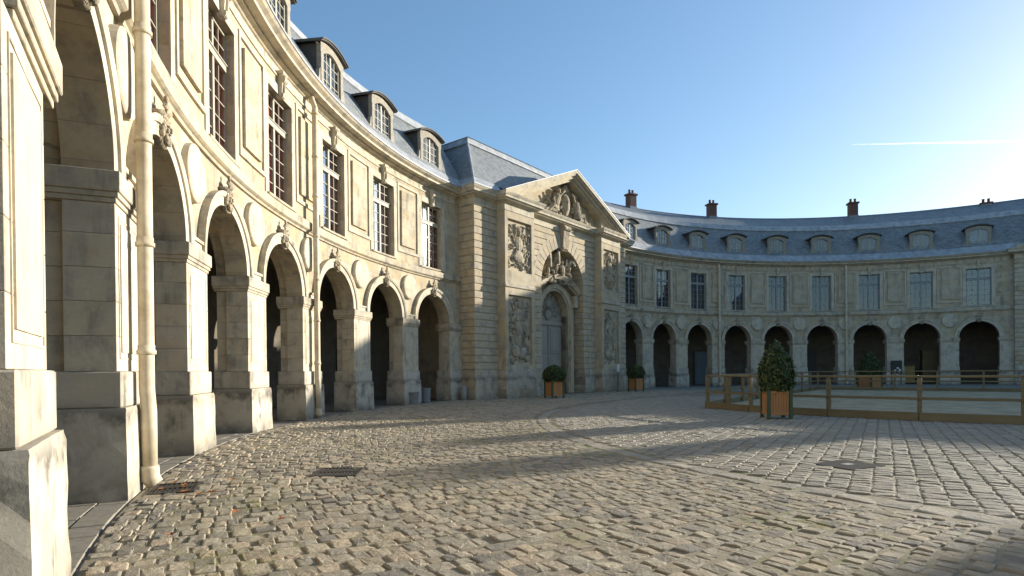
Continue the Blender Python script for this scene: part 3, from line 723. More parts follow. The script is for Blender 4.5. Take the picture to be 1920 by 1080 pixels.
# ------------------------------------------------------------------ central pavilion, frame: x = s along the front, y = n away from the court
PM = Matrix.Translation((CC.x, CC.y, 0)) @ Matrix.Rotation(PHI-pi/2, 4, 'Z')
N0, NF, HW, FI, FO = 24.30, 23.75, 8.35, 3.85, 6.50
mid = pav(0, 28); PV = empty('gate_pavilion', (mid.x, mid.y, 0), PHI-pi/2)
tag(PV, 'rusticated stone pavilion with carved pediment and niche doorway between the curved wings', 'building')
def pm(name, m, mt, parent=None, smooth=False):
    me = m.mesh(name, smooth=smooth) if isinstance(m, MB) else m
    return mk(name, me, mt, parent or PV, PM)
CH = (10.05-1.55)/23
m = MB(); m.box(-HW+.1, HW-.1, 25.62, 33, 0, 11.2); pm('body', m, 'limestone_pavilion')
for sg in (-1, 1):
    s0, s1 = sorted((sg*(FO-.15), sg*(HW-.045)))
    m = MB(); m.box(s0, s1, N0+.045, 26.2, 1.55, 10.05); q = pm('quoin', m, 'limestone_pavilion')
    for i in range(23):
        z = 1.55+i*CH; a0, a1 = sorted((sg*(FO-.2), sg*(HW+rnd.uniform(-.004, .004))))
        m = MB(); m.box(a0, a1, N0+rnd.uniform(-.004, .004), 26.1, z+.017, z+CH-.017, .022); pm('stone_block', m, 'limestone_pavilion', q)
    # projecting flank with two sunk relief panels
    f0, f1 = sorted((sg*FI, sg*FO)); m = MB(); st = .26
    m.box(f0, f1, NF+.16, N0+.5, 1.55, 10.05)
    for z0, z1 in ((1.55, 1.80), (5.58, 5.98), (6.20, 6.88), (9.66, 10.05)): m.box(f0, f1, NF, NF+.17, z0, z1)
    for z0, z1 in ((1.80, 5.58), (6.88, 9.66)):
        m.box(f0, f0+st, NF, NF+.17, z0, z1); m.box(f1-st, f1, NF, NF+.17, z0, z1)
    fl = pm('flank', m, 'limestone_pavilion')
    m = MB(); m.box(f0-.05, f1+.05, NF-.07, N0+.2, 5.98, 6.06, .01); m.box(f0-.03, f1+.03, NF-.04, N0+.2, 6.06, 6.20); pm('string_course', m, 'limestone_string', fl)
    # carved trophies
    for (z0, z1, kind) in ((1.85, 5.5, 1), (6.95, 9.6, 0)):
        r = random.Random(int(z0*10)+sg); m = MB(); cx = (f0+f1)/2; w = (f1-f0)/2-st; cz = (z0+z1)/2; h = (z1-z0)/2; y = NF+.13
        if kind:   # standing figure over arms and drapery
            m.blob((cx, y-.05, z1-.45), (.17, .15, .21)); m.blob((cx, y-.02, z1-.30), (.22, .12, .14)); m.blob((cx, y, z1-1.0), (.36, .17, .45)); m.blob((cx-.04, y, z1-1.7), (.30, .15, .55))
            m.blob((cx-.45, y, z1-1.05), (.13, .1, .45), (0, .5, 0)); m.blob((cx+.45, y, z1-1.0), (.13, .1, .45), (0, -.4, 0)); m.blob((cx+.6, y, z1-1.55), (.26, .10, .5)); 
            m.blob((cx-.3, y, z0+.7), (.45, .14, .34), (0, .5, 0)); m.blob((cx+.35, y, z0+.6), (.42, .14, .3), (0, -.5, 0)); m.blob((cx, y, z0+1.2), (.25, .13, .5))
        else:
            m.blob((cx, y, cz+.15), (.36, .16, .45)); m.blob((cx, y-.02, cz+.75), (.18, .16, .22)); m.blob((cx, y, cz-.5), (.42, .13, .35)); m.blob((cx+.05, y, cz+1.02), (.26, .1, .12))
        for i in range(9):  # spears, swords, torches
            th = r.uniform(-.75, .75); L = r.uniform(.7, .95)*h; px = cx+r.uniform(-.25, .25); dx, dz = sin(th)*L, cos(th)*L
            dx = max(-w+.1, min(w-.1, dx)); m.tube([(px-dx*.8, y, cz-dz), (px+dx*.8, y-.03, cz+dz)], [.03, .045], 6)
        for i in range(120 if kind else 90):
            px, pz = r.uniform(-1, 1), r.uniform(-1, 1)
            m.blob((cx+px*(w-.10), y+r.uniform(-.03, .04), cz+pz*(h-.12)), (r.uniform(.03, .085), r.uniform(.05, .12), r.uniform(.06, .22)), (0, r.uniform(-1.3, 1.3), 0), 7, 5)
        pm('relief', m, 'limestone_carved', fl)
# centre: rusticated wall with the great niche
NR, NS = 2.40, 6.65
ctr = MB()
for sg in (-1, 1):
    a0, a1 = sorted((sg*(NR+.05), sg*(FI+.1))); ctr.box(a0, a1, N0+.05, 25.6, 1.55, NS)
V = []; F = []; n = 24
for y in (N0+.05, 25.6):
    for i in range(n+1): th = pi*i/n; V += [(-(NR+.05)*cos(th), y, NS+(NR+.05)*sin(th)), (-(FI+.1)*cos(th) if 0 < i < n else -(FI+.1)*cos(th), y, 10.3)]
k = 2*(n+1)
for o in (0, k):
    for i in range(n): F.append((o+2*i, o+2*i+2, o+2*i+3, o+2*i+1))
for i in range(n): F.append((2*i, 2*i+2, k+2*i+2, k+2*i))
ctr.add(V, F); 
for sg in (-1, 1): ctr.add([(sg*(NR+.05), N0+.05, NS), (sg*(FI+.1), N0+.05, NS), (sg*(FI+.1), N0+.05, 10.3)], [(0,1,2)])
ctr.box(-FI-.1, FI+.1, 25.14, 25.6, 9.1, 10.3)
CTR = pm('niche_wall', ctr, 'limestone_pavilion')
i = 0; z = 1.55
while z < 9.75:
    zt = min(z+CH, 10.05)
    for sg in (-1, 1):
        zm = z+CH/2
        if zm < NS: a, d1 = NR, 25.12
        else:
            q = 3.05**2-(zm-NS)**2; a, d1 = (sqrt(q) if q > 0 else 0.36), N0+.25
            a = max(a, .36)
        b_ = FI+.02; a0, a1 = sorted((sg*a, sg*b_))
        if b_-a > .08:
            m = MB(); m.box(a0, a1, N0+.006+rnd.uniform(-.003, .003), d1, z+.017, zt-.017, .022); pm('stone_block', m, 'limestone_pavilion', CTR)
    z += CH
nv = 21
for i in range(nv):
    if i == nv//2: continue
    t0, t1 = pi*i/nv+.008, pi*(i+1)/nv-.008; m = MB(); ro = 3.22
    pts = [(-NR*cos(t0), NS+NR*sin(t0)), (-NR*cos((t0+t1)/2)*1.0, NS+NR*sin((t0+t1)/2)), (-NR*cos(t1), NS+NR*sin(t1)), (-ro*cos(t1), NS+ro*sin(t1)), (-ro*cos(t0), NS+ro*sin(t0))]
    V = [(x, y, z) for y in (N0, 25.12) for x, z in pts]
    m.add(V, [(0,1,2,3,4), (5,6,7,8,9)]+[(j, (j+1) % 5, 5+(j+1) % 5, 5+j) for j in range(5)]); pm('voussoir', m, 'limestone_pavilion', CTR)
m = MB(); V = [(-.22, N0-.12, 8.9), (.22, N0-.12, 8.9), (.36, N0-.34, 10.42), (-.36, N0-.34, 10.42), (-.22, 25.1, 8.9), (.22, 25.1, 8.9), (.36, 24.8, 10.42), (-.36, 24.8, 10.42)]
m.add(V, [(0,1,2,3),(4,7,6,5),(0,4,5,1),(3,2,6,7),(0,3,7,4),(1,5,6,2)]); m.tube([(-.33, N0-.3, 10.25), (.33, N0-.3, 10.25)], .13, 12); m.tube([(-.24, N0-.13, 9.05), (.24, N0-.13, 9.05)], .10, 12)
pm('keystone', m, 'limestone_carved', CTR)
# doorcase in the niche
m = MB(); DW, DS = 1.5, 5.0
V = []; F = []; n = 20
for i in range(n+1):
    th = pi*i/n; V += [(-DW*cos(th), 25.1, DS+DW*sin(th)), (-2.6*cos(th), 25.1, min(9.2, DS+5*sin(th)+.0))]
for i in range(n): F.append((2*i, 2*i+2, 2*i+3, 2*i+1))
m.add(V, F)
for sg in (-1, 1): a0, a1 = sorted((sg*DW, sg*2.6)); m.box(a0, a1, 25.1, 25.55, 0, DS)
m.box(-2.6, 2.6, 25.105, 25.55, 6.6, 9.2)
NB_ = pm('niche_back', m, 'limestone_pavilion')
m = MB(); V = []; F = []; prof = [(DW, 25.5), (DW, 24.93), (DW+.12, 24.93), (DW+.14, 24.86), (DW+.40, 24.86), (DW+.45, 24.80), (DW+.45, 25.11)]; P = len(prof)
path = [(-1, 0, 0.0), (-1, 0, DS)]
def ringpt(r, t): return (-r*cos(t), DS+r*sin(t))
rows = [[(-r, y, 0.0) for r, y in prof], [(-r, y, DS) for r, y in prof]] + [[(ringpt(r, pi*i/n)[0], y, ringpt(r, pi*i/n)[1]) for r, y in prof] for i in range(1, n)] + [[(r, y, DS) for r, y in prof], [(r, y, 0.0) for r, y in prof]]
for rw in rows: V += rw
for i in range(len(rows)-1):
    for j in range(P-1): F.append((i*P+j, i*P+j+1, (i+1)*P+j+1, (i+1)*P+j))
m.add(V, F); DC = pm('doorcase', m, 'limestone_pavilion')
m = MB(); V = []; F = []; n = 20; prof = [(0, 25.1), (0, 24.74), (.10, 24.70), (.14, 24.58), (.26, 24.52), (.36, 24.46), (.40, 24.46), (.40, 25.1)]; P = len(prof)
for i in range(n+1):
    t = -1+2*i/n; a = t*2.28; zb = 6.20+.86*cos(t*pi/2.25)-.86*cos(pi/2.25)+(.15 if abs(t) < .97 else 0)
    for dz, y in prof: V.append((a*(1+.0*dz), y, zb+dz))
for i in range(n):
    for j in range(P-1): F.append((i*P+j, i*P+j+1, (i+1)*P+j+1, (i+1)*P+j))
F += [tuple(range(P)), tuple(n*P+j for j in range(P))]; m.add(V, F)
for sg in (-1, 1): m.box(sg*2.05-.2, sg*2.05+.2, 24.62, 25.1, 5.55, 6.3, .02)
pm('hood', m, 'limestone_string', DC)
m = MB(); m.box(-DW, DW, 25.50, 25.6, 0, 4.36); m.box(-DW, DW, 25.40, 25.6, 4.36, 4.62, .02); DR = pm('door', m, 'door_blue')
for sg in (-1, 1):
    for z0, z1 in ((.25, 1.1), (1.25, 2.35), (2.55, 4.2)):
        c0, c1 = sorted((sg*.18, sg*1.34)); m = MB(); m.box(c0, c1, 25.455, 25.505, z0, z1, .02); m.box(c0+.16, c1-.16, 25.43, 25.46, z0+.14, z1-.14, .02); pm('door_panel', m, 'door_blue', DR)
m = MB(); m.box(-.06, .06, 25.44, 25.51, 0, 4.36, .01); pm('meeting_stile', m, 'door_blue', DR)
m = MB(); V = []; F = []
for i in range(n+1):
    th = pi*i/n; V += [(-DW*cos(th), 25.52, 4.62), (-DW*cos(th), 25.52, DS+DW*sin(th))]
for i in range(n): F.append((2*i, 2*i+2, 2*i+3, 2*i+1))
m.add(V, F); TY = pm('fanlight', m, 'timber_dormer')
m = MB(); r = random.Random(5)
for i in range(9): th = pi*(i+.5)/9; m.tube([(-.45*cos(th), 25.49, 4.9+.45*sin(th)), (-1.45*cos(th), 25.49, DS+1.42*sin(th))], .035, 6)
m.tube([(-.9*cos(pi*i/16), 25.49, 4.9+.95*sin(pi*i/16)) for i in range(17)], .035, 6); m.blob((0, 25.48, 5.0), (.4, .08, .32)); m.blob((0, 25.47, 5.75), (.28, .08, .3))
for i in range(14): m.blob((r.uniform(-1.1, 1.1), 25.5, r.uniform(4.8, 5.9)), (.12, .05, .09), (0, r.uniform(-1, 1), 0), 7, 5)
pm('carved_grille', m, 'timber_dormer', TY, True)
# group of horses led by a groom on the hood
m = MB()
def horse(x, y, z, s, lean):
    m.tube([(x+.1*lean, y+.42, z+.55*s), (x, y+.1, z+.75*s), (x-.04*lean, y-.12, z+.80*s)], [.26*s, .31*s, .24*s], 12)
    m.tube([(x-.02*lean, y-.05, z+.85*s), (x-.12*lean, y-.2, z+1.2*s), (x-.16*lean, y-.27, z+1.45*s)], [.25*s, .17*s, .12*s], 12)
    m.tube([(x-.15*lean, y-.25, z+1.46*s), (x-.32*lean, y-.38, z+1.30*s), (x-.44*lean, y-.45, z+1.14*s)], [.125*s, .10*s, .07*s], 10)
    for e in (-.06, .06): m.tube([(x-.14*lean+e, y-.22, z+1.5*s), (x-.13*lean+e, y-.22, z+1.63*s)], [.035*s, .01], 6)
    m.tube([(x+.05*lean, y-.18, z+1.55*s), (x+.10*lean, y-.1, z+1.2*s), (x+.14*lean, y, z+.85*s)], [.04*s, .09*s, .06*s], 8)
    for e, kx in ((-.13, -.35), (.13, .1)):
        m.tube([(x+e, y-.12, z+.68*s), (x+e+kx*lean*.6, y-.34, z+.55*s), (x+e+kx*lean, y-.34, z+.22*s)], [.11*s, .07*s, .05*s], 8)
        m.blob((x+e+kx*lean, y-.36, z+.17*s), (.07*s, .08*s, .06*s))
horse(-1.05, 24.8, 6.95, 1.12, 1); horse(1.0, 24.8, 6.95, 1.05, -1); horse(-.2, 24.75, 7.25, 1.12, 1)
m.tube([(.45, 24.7, 7.1), (.43, 24.68, 7.55), (.38, 24.66, 7.95), (.36, 24.66, 8.15)], [.13, .17, .19, .07], 10); m.blob((.35, 24.64, 8.28), (.10, .11, .13))
m.tube([(.55, 24.66, 8.02), (.75, 24.55, 8.2), (.62, 24.48, 8.45)], [.08, .06, .05], 8); m.tube([(.22, 24.66, 8.0), (.05, 24.52, 7.8), (-.1, 24.45, 7.95)], [.08, .06, .05], 8)
for i in range(26): m.blob((rnd.uniform(-1.7, 1.6), 24.75+rnd.uniform(-.1, .15), rnd.uniform(6.95, 7.35)), (.22, .16, .13), (0, rnd.uniform(-.6, .6), 0), 8, 5)
pm('sculpture_group', m, 'limestone_carved', NB_, True)
# base courses
for sg in (-1, 1):
    for (p0, p1, yf) in ((FO, HW, N0), (FI, FO, NF), (NR, FI, N0)):
        a0, a1 = sorted((sg*(p0 - (.1 if p0 == FI else 0)), sg*(p1+(.10 if p1 != FI else -.1)))); m = MB(); yb = 26.15 if p0 == FO else (25.3 if p0 == FI else 25.14)
        m.box(a0, a1, yf-.10, yb, -.05, 1.09, .012); e = .04
        m.box(a0+e*(1 if sg < 0 and p1 != FI else 0), a1-e*(1 if sg > 0 and p1 != FI else 0), yf-.05, yb-.01, 1.092, 1.552, .012); pm('plinth', m, 'limestone_base')
# entablature running round the breaks
def run(poly, prof, cap=True):
    """poly: [(s,n)] left to right with the outside on the right hand (towards -n); prof: [(out,z)]"""
    m = MB(); V = []; F = []; P = len(prof); nn = len(poly)
    def nrm(a, b): 
        d = (b[0]-a[0], b[1]-a[1]); L = math.hypot(*d); return (d[1]/L, -d[0]/L)
    for i, p in enumerate(poly):
        ns = []
        if i > 0: ns.append(nrm(poly[i-1], p))
        if i < nn-1: ns.append(nrm(p, poly[i+1]))
        o = ns[0] if len(ns) == 1 or (abs(ns[0][0]-ns[1][0]) < 1e-6 and abs(ns[0][1]-ns[1][1]) < 1e-6) else (ns[0][0]+ns[1][0], ns[0][1]+ns[1][1])
        for out, z in prof: V.append((p[0]+o[0]*out, p[1]+o[1]*out, z))
    for i in range(nn-1):
        for j in range(P-1): F.append((i*P+j, i*P+j+1, (i+1)*P+j+1, (i+1)*P+j))
    if cap: F += [tuple(range(P)), tuple((nn-1)*P+j for j in range(P))]
    return m.add(V, F)
PCOR = [(-.3, 10.05), (.03, 10.05), (.03, 10.12), (.0, 10.14), (.0, 10.42), (.07, 10.45), (.12, 10.50), (.30, 10.52), (.33, 10.58), (.42, 10.60), (.42, 10.70), (.48, 10.78), (.52, 10.86), (.50, 10.885), (-.3, 10.885)]
PLEAD = [(.50, 10.888), (.53, 10.89), (.53, 10.95), (.38, 11.05), (.05, 11.42), (-.4, 11.42)]
front = [(-HW, 26.1), (-HW, N0), (-FO, N0), (-FO, NF), (-FI, NF), (-FI, N0), (FI, N0), (FI, NF), (FO, NF), (FO, N0), (HW, N0), (HW, 26.1)]
pm('entablature', run(front, PCOR), 'limestone_smooth')
pm('lead_gutter', run([(-HW, 26.1), (-HW, N0), (-FO-.05, N0)], PLEAD), 'lead_sheet'); pm('lead_gutter', run([(FO+.05, N0), (HW, N0), (HW, 26.1)], PLEAD), 'lead_sheet')
# pediment
AP, ED = 13.74, 10.90; half = 7.02; sl_ = (AP-ED)/half
def rake(sg, off0, off1, y0, y1, end):
    m = MB(); c = sg
    pts = [(c*end, ED+(half-end)*sl_-off0), (0, AP-off0), (0, AP-off1), (c*end, ED+(half-end)*sl_-off1)]
    V = [(x, y, z) for y in (y0, y1) for x, z in pts]; m.add(V, [(0,1,2,3),(4,7,6,5),(0,4,5,1),(1,5,6,2),(2,6,7,3),(3,7,4,0)]); return m
PD = empty('pediment', (mid.x, mid.y, 0), PHI-pi/2, PV)
WMm = None
for sg in (-1, 1):
    m = rake(sg, .0, .20, NF-.52, 25.2, half); k = rake(sg, .20, .30, NF-.44, 25.2, half-.2); m.add(k.v, k.f); k = rake(sg, .30, .46, NF-.28, 25.2, half-.45); m.add(k.v, k.f); k = rake(sg, .46, .60, NF-.12, 25.2, half-.8); m.add(k.v, k.f)
    pm('raking_cornice', m, 'limestone_smooth', PD)
    k = rake(sg, -.03, -.002, NF-.54, 25.2, half+.02); pm('lead_coping', k, 'lead_dark', PD)
m = MB(); zt = lambda s_: AP-.3-abs(s_)*sl_
m.add([(-FI, N0, 10.6), (FI, N0, 10.6), (FI, N0, zt(FI)), (0, N0, zt(0)), (-FI, N0, zt(FI))], [(0,1,2,3,4)])
for sg in (-1, 1):
    V = [(sg*a, y, z) for y in (NF, N0+.3) for a, z in ((FI, 10.6), (FO, 10.6), (FO, zt(FO)), (FI, zt(FI)))]; m.add(V, [(0,1,2,3),(4,5,6,7),(0,3,7,4),(1,2,6,5)])
pm('tympanum', m, 'limestone_pavilion', PD)
m = MB(); r = random.Random(11); y = N0-.1
m.blob((0, y-.08, 11.75), (.42, .22, .72)); m.blob((0, y-.16, 11.8), (.30, .2, .55)); m.blob((0, y-.05, 12.62), (.42, .22, .22)); m.blob((0, y-.05, 12.85), (.26, .18, .18))
for sg in (-1, 1):   # seated figures leaning on the cartouche
    m.tube([(sg*1.35, y-.1, 11.15), (sg*1.2, y-.12, 11.6), (sg*1.02, y-.15, 12.05), (sg*.95, y-.15, 12.2)], [.30, .27, .26, .10], 12); m.blob((sg*.92, y-.18, 12.38), (.15, .16, .19))
    m.tube([(sg*1.2, y-.2, 11.2), (sg*1.75, y-.3, 11.35), (sg*2.05, y-.25, 10.98)], [.20, .17, .10], 10); m.tube([(sg*1.3, y-.2, 11.1), (sg*1.95, y-.2, 11.12), (sg*2.45, y-.2, 10.97)], [.2, .15, .08], 10)
    m.tube([(sg*.85, y-.2, 12.1), (sg*.6, y-.3, 12.35), (sg*.38, y-.3, 12.5)], [.11, .08, .06], 8); m.tube([(sg*1.2, y-.15, 12.05), (sg*1.5, y-.22, 11.8), (sg*1.45, y-.3, 11.5)], [.11, .08, .06], 8)
    m.tube([(sg*1.5, y-.05, 11.1), (sg*1.75, y-.08, 12.2)], [.05, .06], 6); m.tube([(sg*1.6, y-.05, 11.1), (sg*2.15, y-.08, 11.9)], [.04, .06], 6)
    for i in range(30): t = r.uniform(.3, 2.9); m.blob((sg*t, y-.05, r.uniform(10.95, max(11.1, 13.0-.72*t))), (r.uniform(.07, .2), r.uniform(.08, .16), r.uniform(.08, .24)), (0, r.uniform(-1, 1), 0), 8, 5)
pm('tympanum_sculpture', m, 'limestone_carved', PD)
# roof
def roof_face(m, pts):
    a, b = Vector(pts[0]), Vector(pts[1]); ux = (b-a).normalized(); nrm_ = ux.cross(Vector(pts[2])-a).normalized(); uy = nrm_.cross(ux)
    k = len(m.v); m.add(pts, [tuple(range(len(pts)))])
    m.uv = (m.uv or []) + [((Vector(p)-a).dot(ux), (Vector(p)-a).dot(uy)) for p in pts]
m = MB(); es, en, ts, tn, ez, tz = 8.30, 24.35, 6.95, 25.95, 11.40, 13.95
roof_face(m, [(-es, en, ez), (es, en, ez), (ts, tn, tz), (-ts, tn, tz)]); roof_face(m, [(-es, 33, ez), (-es, en, ez), (-ts, tn, tz), (-ts, 33, tz)]); roof_face(m, [(es, en, ez), (es, 33, ez), (ts, 33, tz), (ts, tn, tz)])
roof_face(m, [(-ts, tn, tz+.38), (ts, tn, tz+.38), (ts*.6, 29.5, 15.4), (-ts*.6, 29.5, 15.4)]); roof_face(m, [(-ts, 33, tz+.38), (-ts, tn, tz+.38), (-ts*.6, 29.5, 15.4)]); roof_face(m, [(ts, tn, tz+.38), (ts, 33, tz+.38), (ts*.6, 29.5, 15.4)])
roof_face(m, [(ts, 33, tz+.38), (-ts, 33, tz+.38), (-ts*.6, 29.5, 15.4), (ts*.6, 29.5, 15.4)]); roof_face(m, [(es, 33, 0), (-es, 33, 0), (-es, 33, ez), (es, 33, ez)]); roof_face(m, [(-ts, 33, ez), (ts, 33, ez), (ts, 33, tz+.4), (-ts, 33, tz+.4)])
RF = pm('roof', m.mesh('roof', recalc=False), 'slate')
BPR = [(.02, tz-.04), (.09, tz), (.06, tz+.10), (-.05, tz+.34), (-.02, tz+.38), (-.2, tz+.40)]
pm('roof_flashing', run([(-ts, 33, ), (-ts, tn), (ts, tn), (ts, 33)], BPR, False), 'lead_sheet', RF)
for sg in (-1, 1):
    m = MB(); m.tube([(sg*es, en, ez), (sg*ts, tn, tz)], .07, 8); pm('hip_roll', m, 'lead_sheet', RF)

# ------------------------------------------------------------------ end pavilion closing the right wing, and the range beyond the frame
EM = bay_mw('R', 9.0); ep = wpt('R', 9.9, 3); EP = empty('end_pavilion', (ep.x, ep.y, 0)); tag(EP, 'shaded rusticated end pavilion at the far right edge past the last arch', 'building')
def em(name, m, mt, parent=None): return mk(name, m.mesh(name), mt, parent or EP, EM)
m = MB(); m.box(-8.8, -.28, -.50, 9, 0, 11.2); m.map(lambda a, y, z: (R+y, a, z)); em('body', m, 'limestone')
Q = None
m = MB(); m.box(-1.7, -.27, -.60, .8, 0, 1.54); m.map(lambda a, y, z: (R+y, a, z)); Q = em('quoin', m, 'limestone_plinth')
for i in range(23):
    z = 1.55+i*CH; m = MB(); m.box(-1.62, -.24, -.555, .8, z+.018, z+CH-.018, .022); m.map(lambda a, y, z: (R+y, a, z)); em('stone_block', m, 'limestone', Q)
m = MB()
prof = [(0, 10.05), (.03, 10.05), (.03, 10.12), (0, 10.14), (0, 10.42), (.07, 10.45), (.12, 10.5), (.3, 10.52), (.42, 10.6), (.42, 10.7), (.52, 10.86), (0, 10.885)]
V = []; F = []; P = len(prof)
for (a, y, oa, oy) in ((-.24, 1.0, 1, 0), (-.24, -.555, 1, -1), (-8.84, -.555, -1, -1), (-8.84, 6, -1, 0)): V += [(R+y+oy*o, a+oa*o, z) for o, z in prof]
for i in range(3):
    for j in range(P-1): F.append((i*P+j, i*P+j+1, (i+1)*P+j+1, (i+1)*P+j))
m.add(V, F); em('cornice', m, 'limestone_smooth')
m = MB(); g = lambda a, y, z: (R+y, a, z)
e = [g(-.9, -.9, 10.9), g(-9, -.9, 10.9), g(-9, 9.2, 10.9), g(-.9, 9.2, 10.9)]; t_ = [g(-1.3, 1.4, 14.2), g(-4.4, 1.4, 14.2), g(-4.4, 7.2, 14.2), g(-1.3, 7.2, 14.2)]; rg = [g(-1.5, 4.2, 15.68), g(-3.4, 4.2, 15.68)]
for i in range(4): roof_face(m, [e[i], e[(i+1) % 4], t_[(i+1) % 4], t_[i]])
roof_face(m, [t_[0], t_[1], rg[1], rg[0]]); roof_face(m, [t_[2], t_[3], rg[0], rg[1]]); roof_face(m, [t_[1], t_[2], rg[1]]); roof_face(m, [t_[3], t_[0], rg[0]])
mk('roof', m.mesh('roof', recalc=False), 'slate', EP, EM)
# low range and tall block to the right of the frame: they close the court and throw its shadows
SM = Matrix.Rotation(SUN_AZ, 4, 'Z')
def far_block(name, label, l0, l1, w0, w1, eave, ridge, chims=()):
    c = SM @ Vector(((l0+l1)/2, (w0+w1)/2, 0)); rt_ = empty(name, c, SUN_AZ); tag(rt_, label, 'building')
    m = MB(); m.box(l0, l1, w0, w1, 0, eave); mk('wall', m.mesh('wall'), 'limestone_pavilion', rt_, SM)
    m = MB(); lm = (l0+l1)/2; roof_face(m, [(l0-.3, w0-.2, eave), (l0-.3, w1+.2, eave), (lm, w1+.2, ridge), (lm, w0-.2, ridge)]); roof_face(m, [(l1+.3, w1+.2, eave), (l1+.3, w0-.2, eave), (lm, w0-.2, ridge), (lm, w1+.2, ridge)])
    roof_face(m, [(l0-.3, w1+.2, eave), (l1+.3, w1+.2, eave), (lm, w1+.2, ridge)]); roof_face(m, [(l1+.3, w0-.2, eave), (l0-.3, w0-.2, eave), (lm, w0-.2, ridge)]); mk('roof', m.mesh('roof', recalc=False), 'slate', rt_, SM)
    for w, wd, zt_ in chims: m = MB(); m.box(lm-.5, lm+.5, w-wd/2, w+wd/2, ridge-1, zt_); mk('chimney', m.mesh('chimney'), 'chimney_brick', rt_, SM)
    k = int((w1-w0)/3.6)
    for i in range(k):
        w = w0+(i+.5)*(w1-w0)/k
        for z0, z1 in ((1.0, 3.4), (5.2, 7.4)): m = MB(); m.box(l0-.05, l0+.1, w-.6, w+.6, z0, z1); mk('window', m.mesh('window'), 'paint_grey', rt_, SM)
far_block('stable_range', 'lower stone range outside the right edge of the view', 63, 70, 2.5, 17.6, 9.6, 12.4, ((8.0, 1.5, 14.6), (11.2, 1.15, 14.2), (16.0, 1.3, 14.7)))
far_block('corner_block', 'tall stone block outside the right edge of the view', 62, 72, -16, 2.3, 13.0, 18.0)

# ------------------------------------------------------------------ ground
def sheet(name, pts, z, mt):
    m = MB(); m.add([(x, y, z) for x, y in pts], [tuple(range(len(pts)))]); return struct(mk(name, m.mesh(name), mt))
G = sheet('ground', [(-900, -900), (900, -900), (900, 900), (-900, 900)], -.030, 'joint_soil')
def project(x, y, z=0.0):
    z = z-EYE; d = y*cos(PITCH)+z*sin(PITCH); v = -y*sin(PITCH)+z*cos(PITCH)
    if d < .3: return None
    U, V = FPX*x/d, FPX*v/d
    return 960+U*cos(ROLL)-V*sin(ROLL), 540+SHIFT-(U*sin(ROLL)+V*cos(ROLL))
def inview(x, y, mg=150):
    q = project(x, y); return q is not None and -mg < q[0] < 1920+mg and q[1] < 1080+mg
FPOLY = [(-8.67, 12.21), (-9.14, 11.26), (-9.83, 10.30), (-10.30, 9.05), (-10.62, 7.78), (-11.0, 5.47), (-11.0, 3.29), (-11.0, 1.0), (-11.0, -1.3), (-11.0, -3.6), (-10.6, -5.8)]
FPOLY += [(-8.5+2.33*i, -7.0) for i in range(10)] + [(12.4, -7+2.145*i) for i in range(10)] + [(10.06-2.34*i, 12.3) for i in range(8)]
FPW = [pav(*q) for q in FPOLY]
def inside(x, y, P=None):
    c = False; P = P or FPW; j = len(P)-1
    for i in range(len(P)):
        a, b = P[i], P[j]
        if (a.y > y) != (b.y > y) and x < (b.x-a.x)*(y-a.y)/(b.y-a.y)+a.x: c = not c
        j = i
    return c
FC = pav(.7, 2.6)
GR = [((-2.62, 8.73), .33, .36, radians(4)), ((-4.42, 7.62), .26, .36, radians(22)), ((5.19, 9.02), .40, .34, radians(26))]
def blocked(x, y):
    for (c, hx, hy, a) in GR:
        dx, dy = x-c[0], y-c[1]; p, q = dx*cos(a)+dy*sin(a), -dx*sin(a)+dy*cos(a)
        if abs(p) < hx+.06 and abs(q) < hy+.055: return True
    return inside(x, y)
stones = {'cobble': [], 'sett': []}
rg_ = random.Random(21)
def stone_geo(x, y, ta, w, l, z, tint, near):
    """rounded sett: w across ta, l along ta (half sizes)"""
    r = rg_; c, s_ = cos(ta), sin(ta)
    def P(p, q, zz): return (x+p*c-q*s_, y+p*s_+q*c, zz)
    tp, tq = r.uniform(-.055, .055), r.uniform(-.055, .055)
    if near:
        k = .80; out = [(-1, -k), (-k, -1), (k, -1), (1, -k), (1, k), (k, 1), (-k, 1), (-1, k)]
        jit = [(1+r.uniform(-.10, .05)) for _ in out]
        V = []; rings = ((1.0, -.05), (.985, z-.012), (.94, z-.0035), (.80, z)) if near > 1 else ((1.0, -.05), (.96, z-.010), (.84, z))
        for sc, zz in rings:
            for (a, b), j in zip(out, jit): V.append(P(a*w*sc*j, b*l*sc*j, zz+(tp*a*w+tq*b*l+(r.uniform(-.004, .003) if sc < .95 else 0) if zz > -.04 else 0)))
        V.append(P(0, 0, z+r.uniform(-.002, .003))); F = []; nr = len(rings)
        for i in range(nr-1):
            for q in range(8): F.append((8*i+q, 8*i+(q+1) % 8, 8*i+8+(q+1) % 8, 8*i+8+q))
        for q in range(8): F.append((8*(nr-1)+q, 8*(nr-1)+(q+1) % 8, 8*nr))
    else:
        V = []
        for sc, zz in ((1.0, -.05), (.95, z-.007), (.80, z)):
            for a, b in ((-1, -1), (1, -1), (1, 1), (-1, 1)): V.append(P(a*w*sc, b*l*sc, zz+(tp*a*w+tq*b*l if zz > -.04 else 0)))
        F = [(4*i+q, 4*i+(q+1) % 4, 4*i+4+(q+1) % 4, 4*i+4+q) for i in range(2) for q in range(4)]+[(8, 9, 10, 11)]
    return V, F, tint
def put(kind, x, y, ta, w, l, jz=.008, tint=None):
    if not inview(x, y) or blocked(x, y): return
    d = math.hypot(x, y); near = 2 if d < 11 else (1 if d < 19 else 0)
    stones[kind].append((d, stone_geo(x, y, ta, w, l, rg_.uniform(-jz, jz), rg_.random() if tint is None else tint, near)))
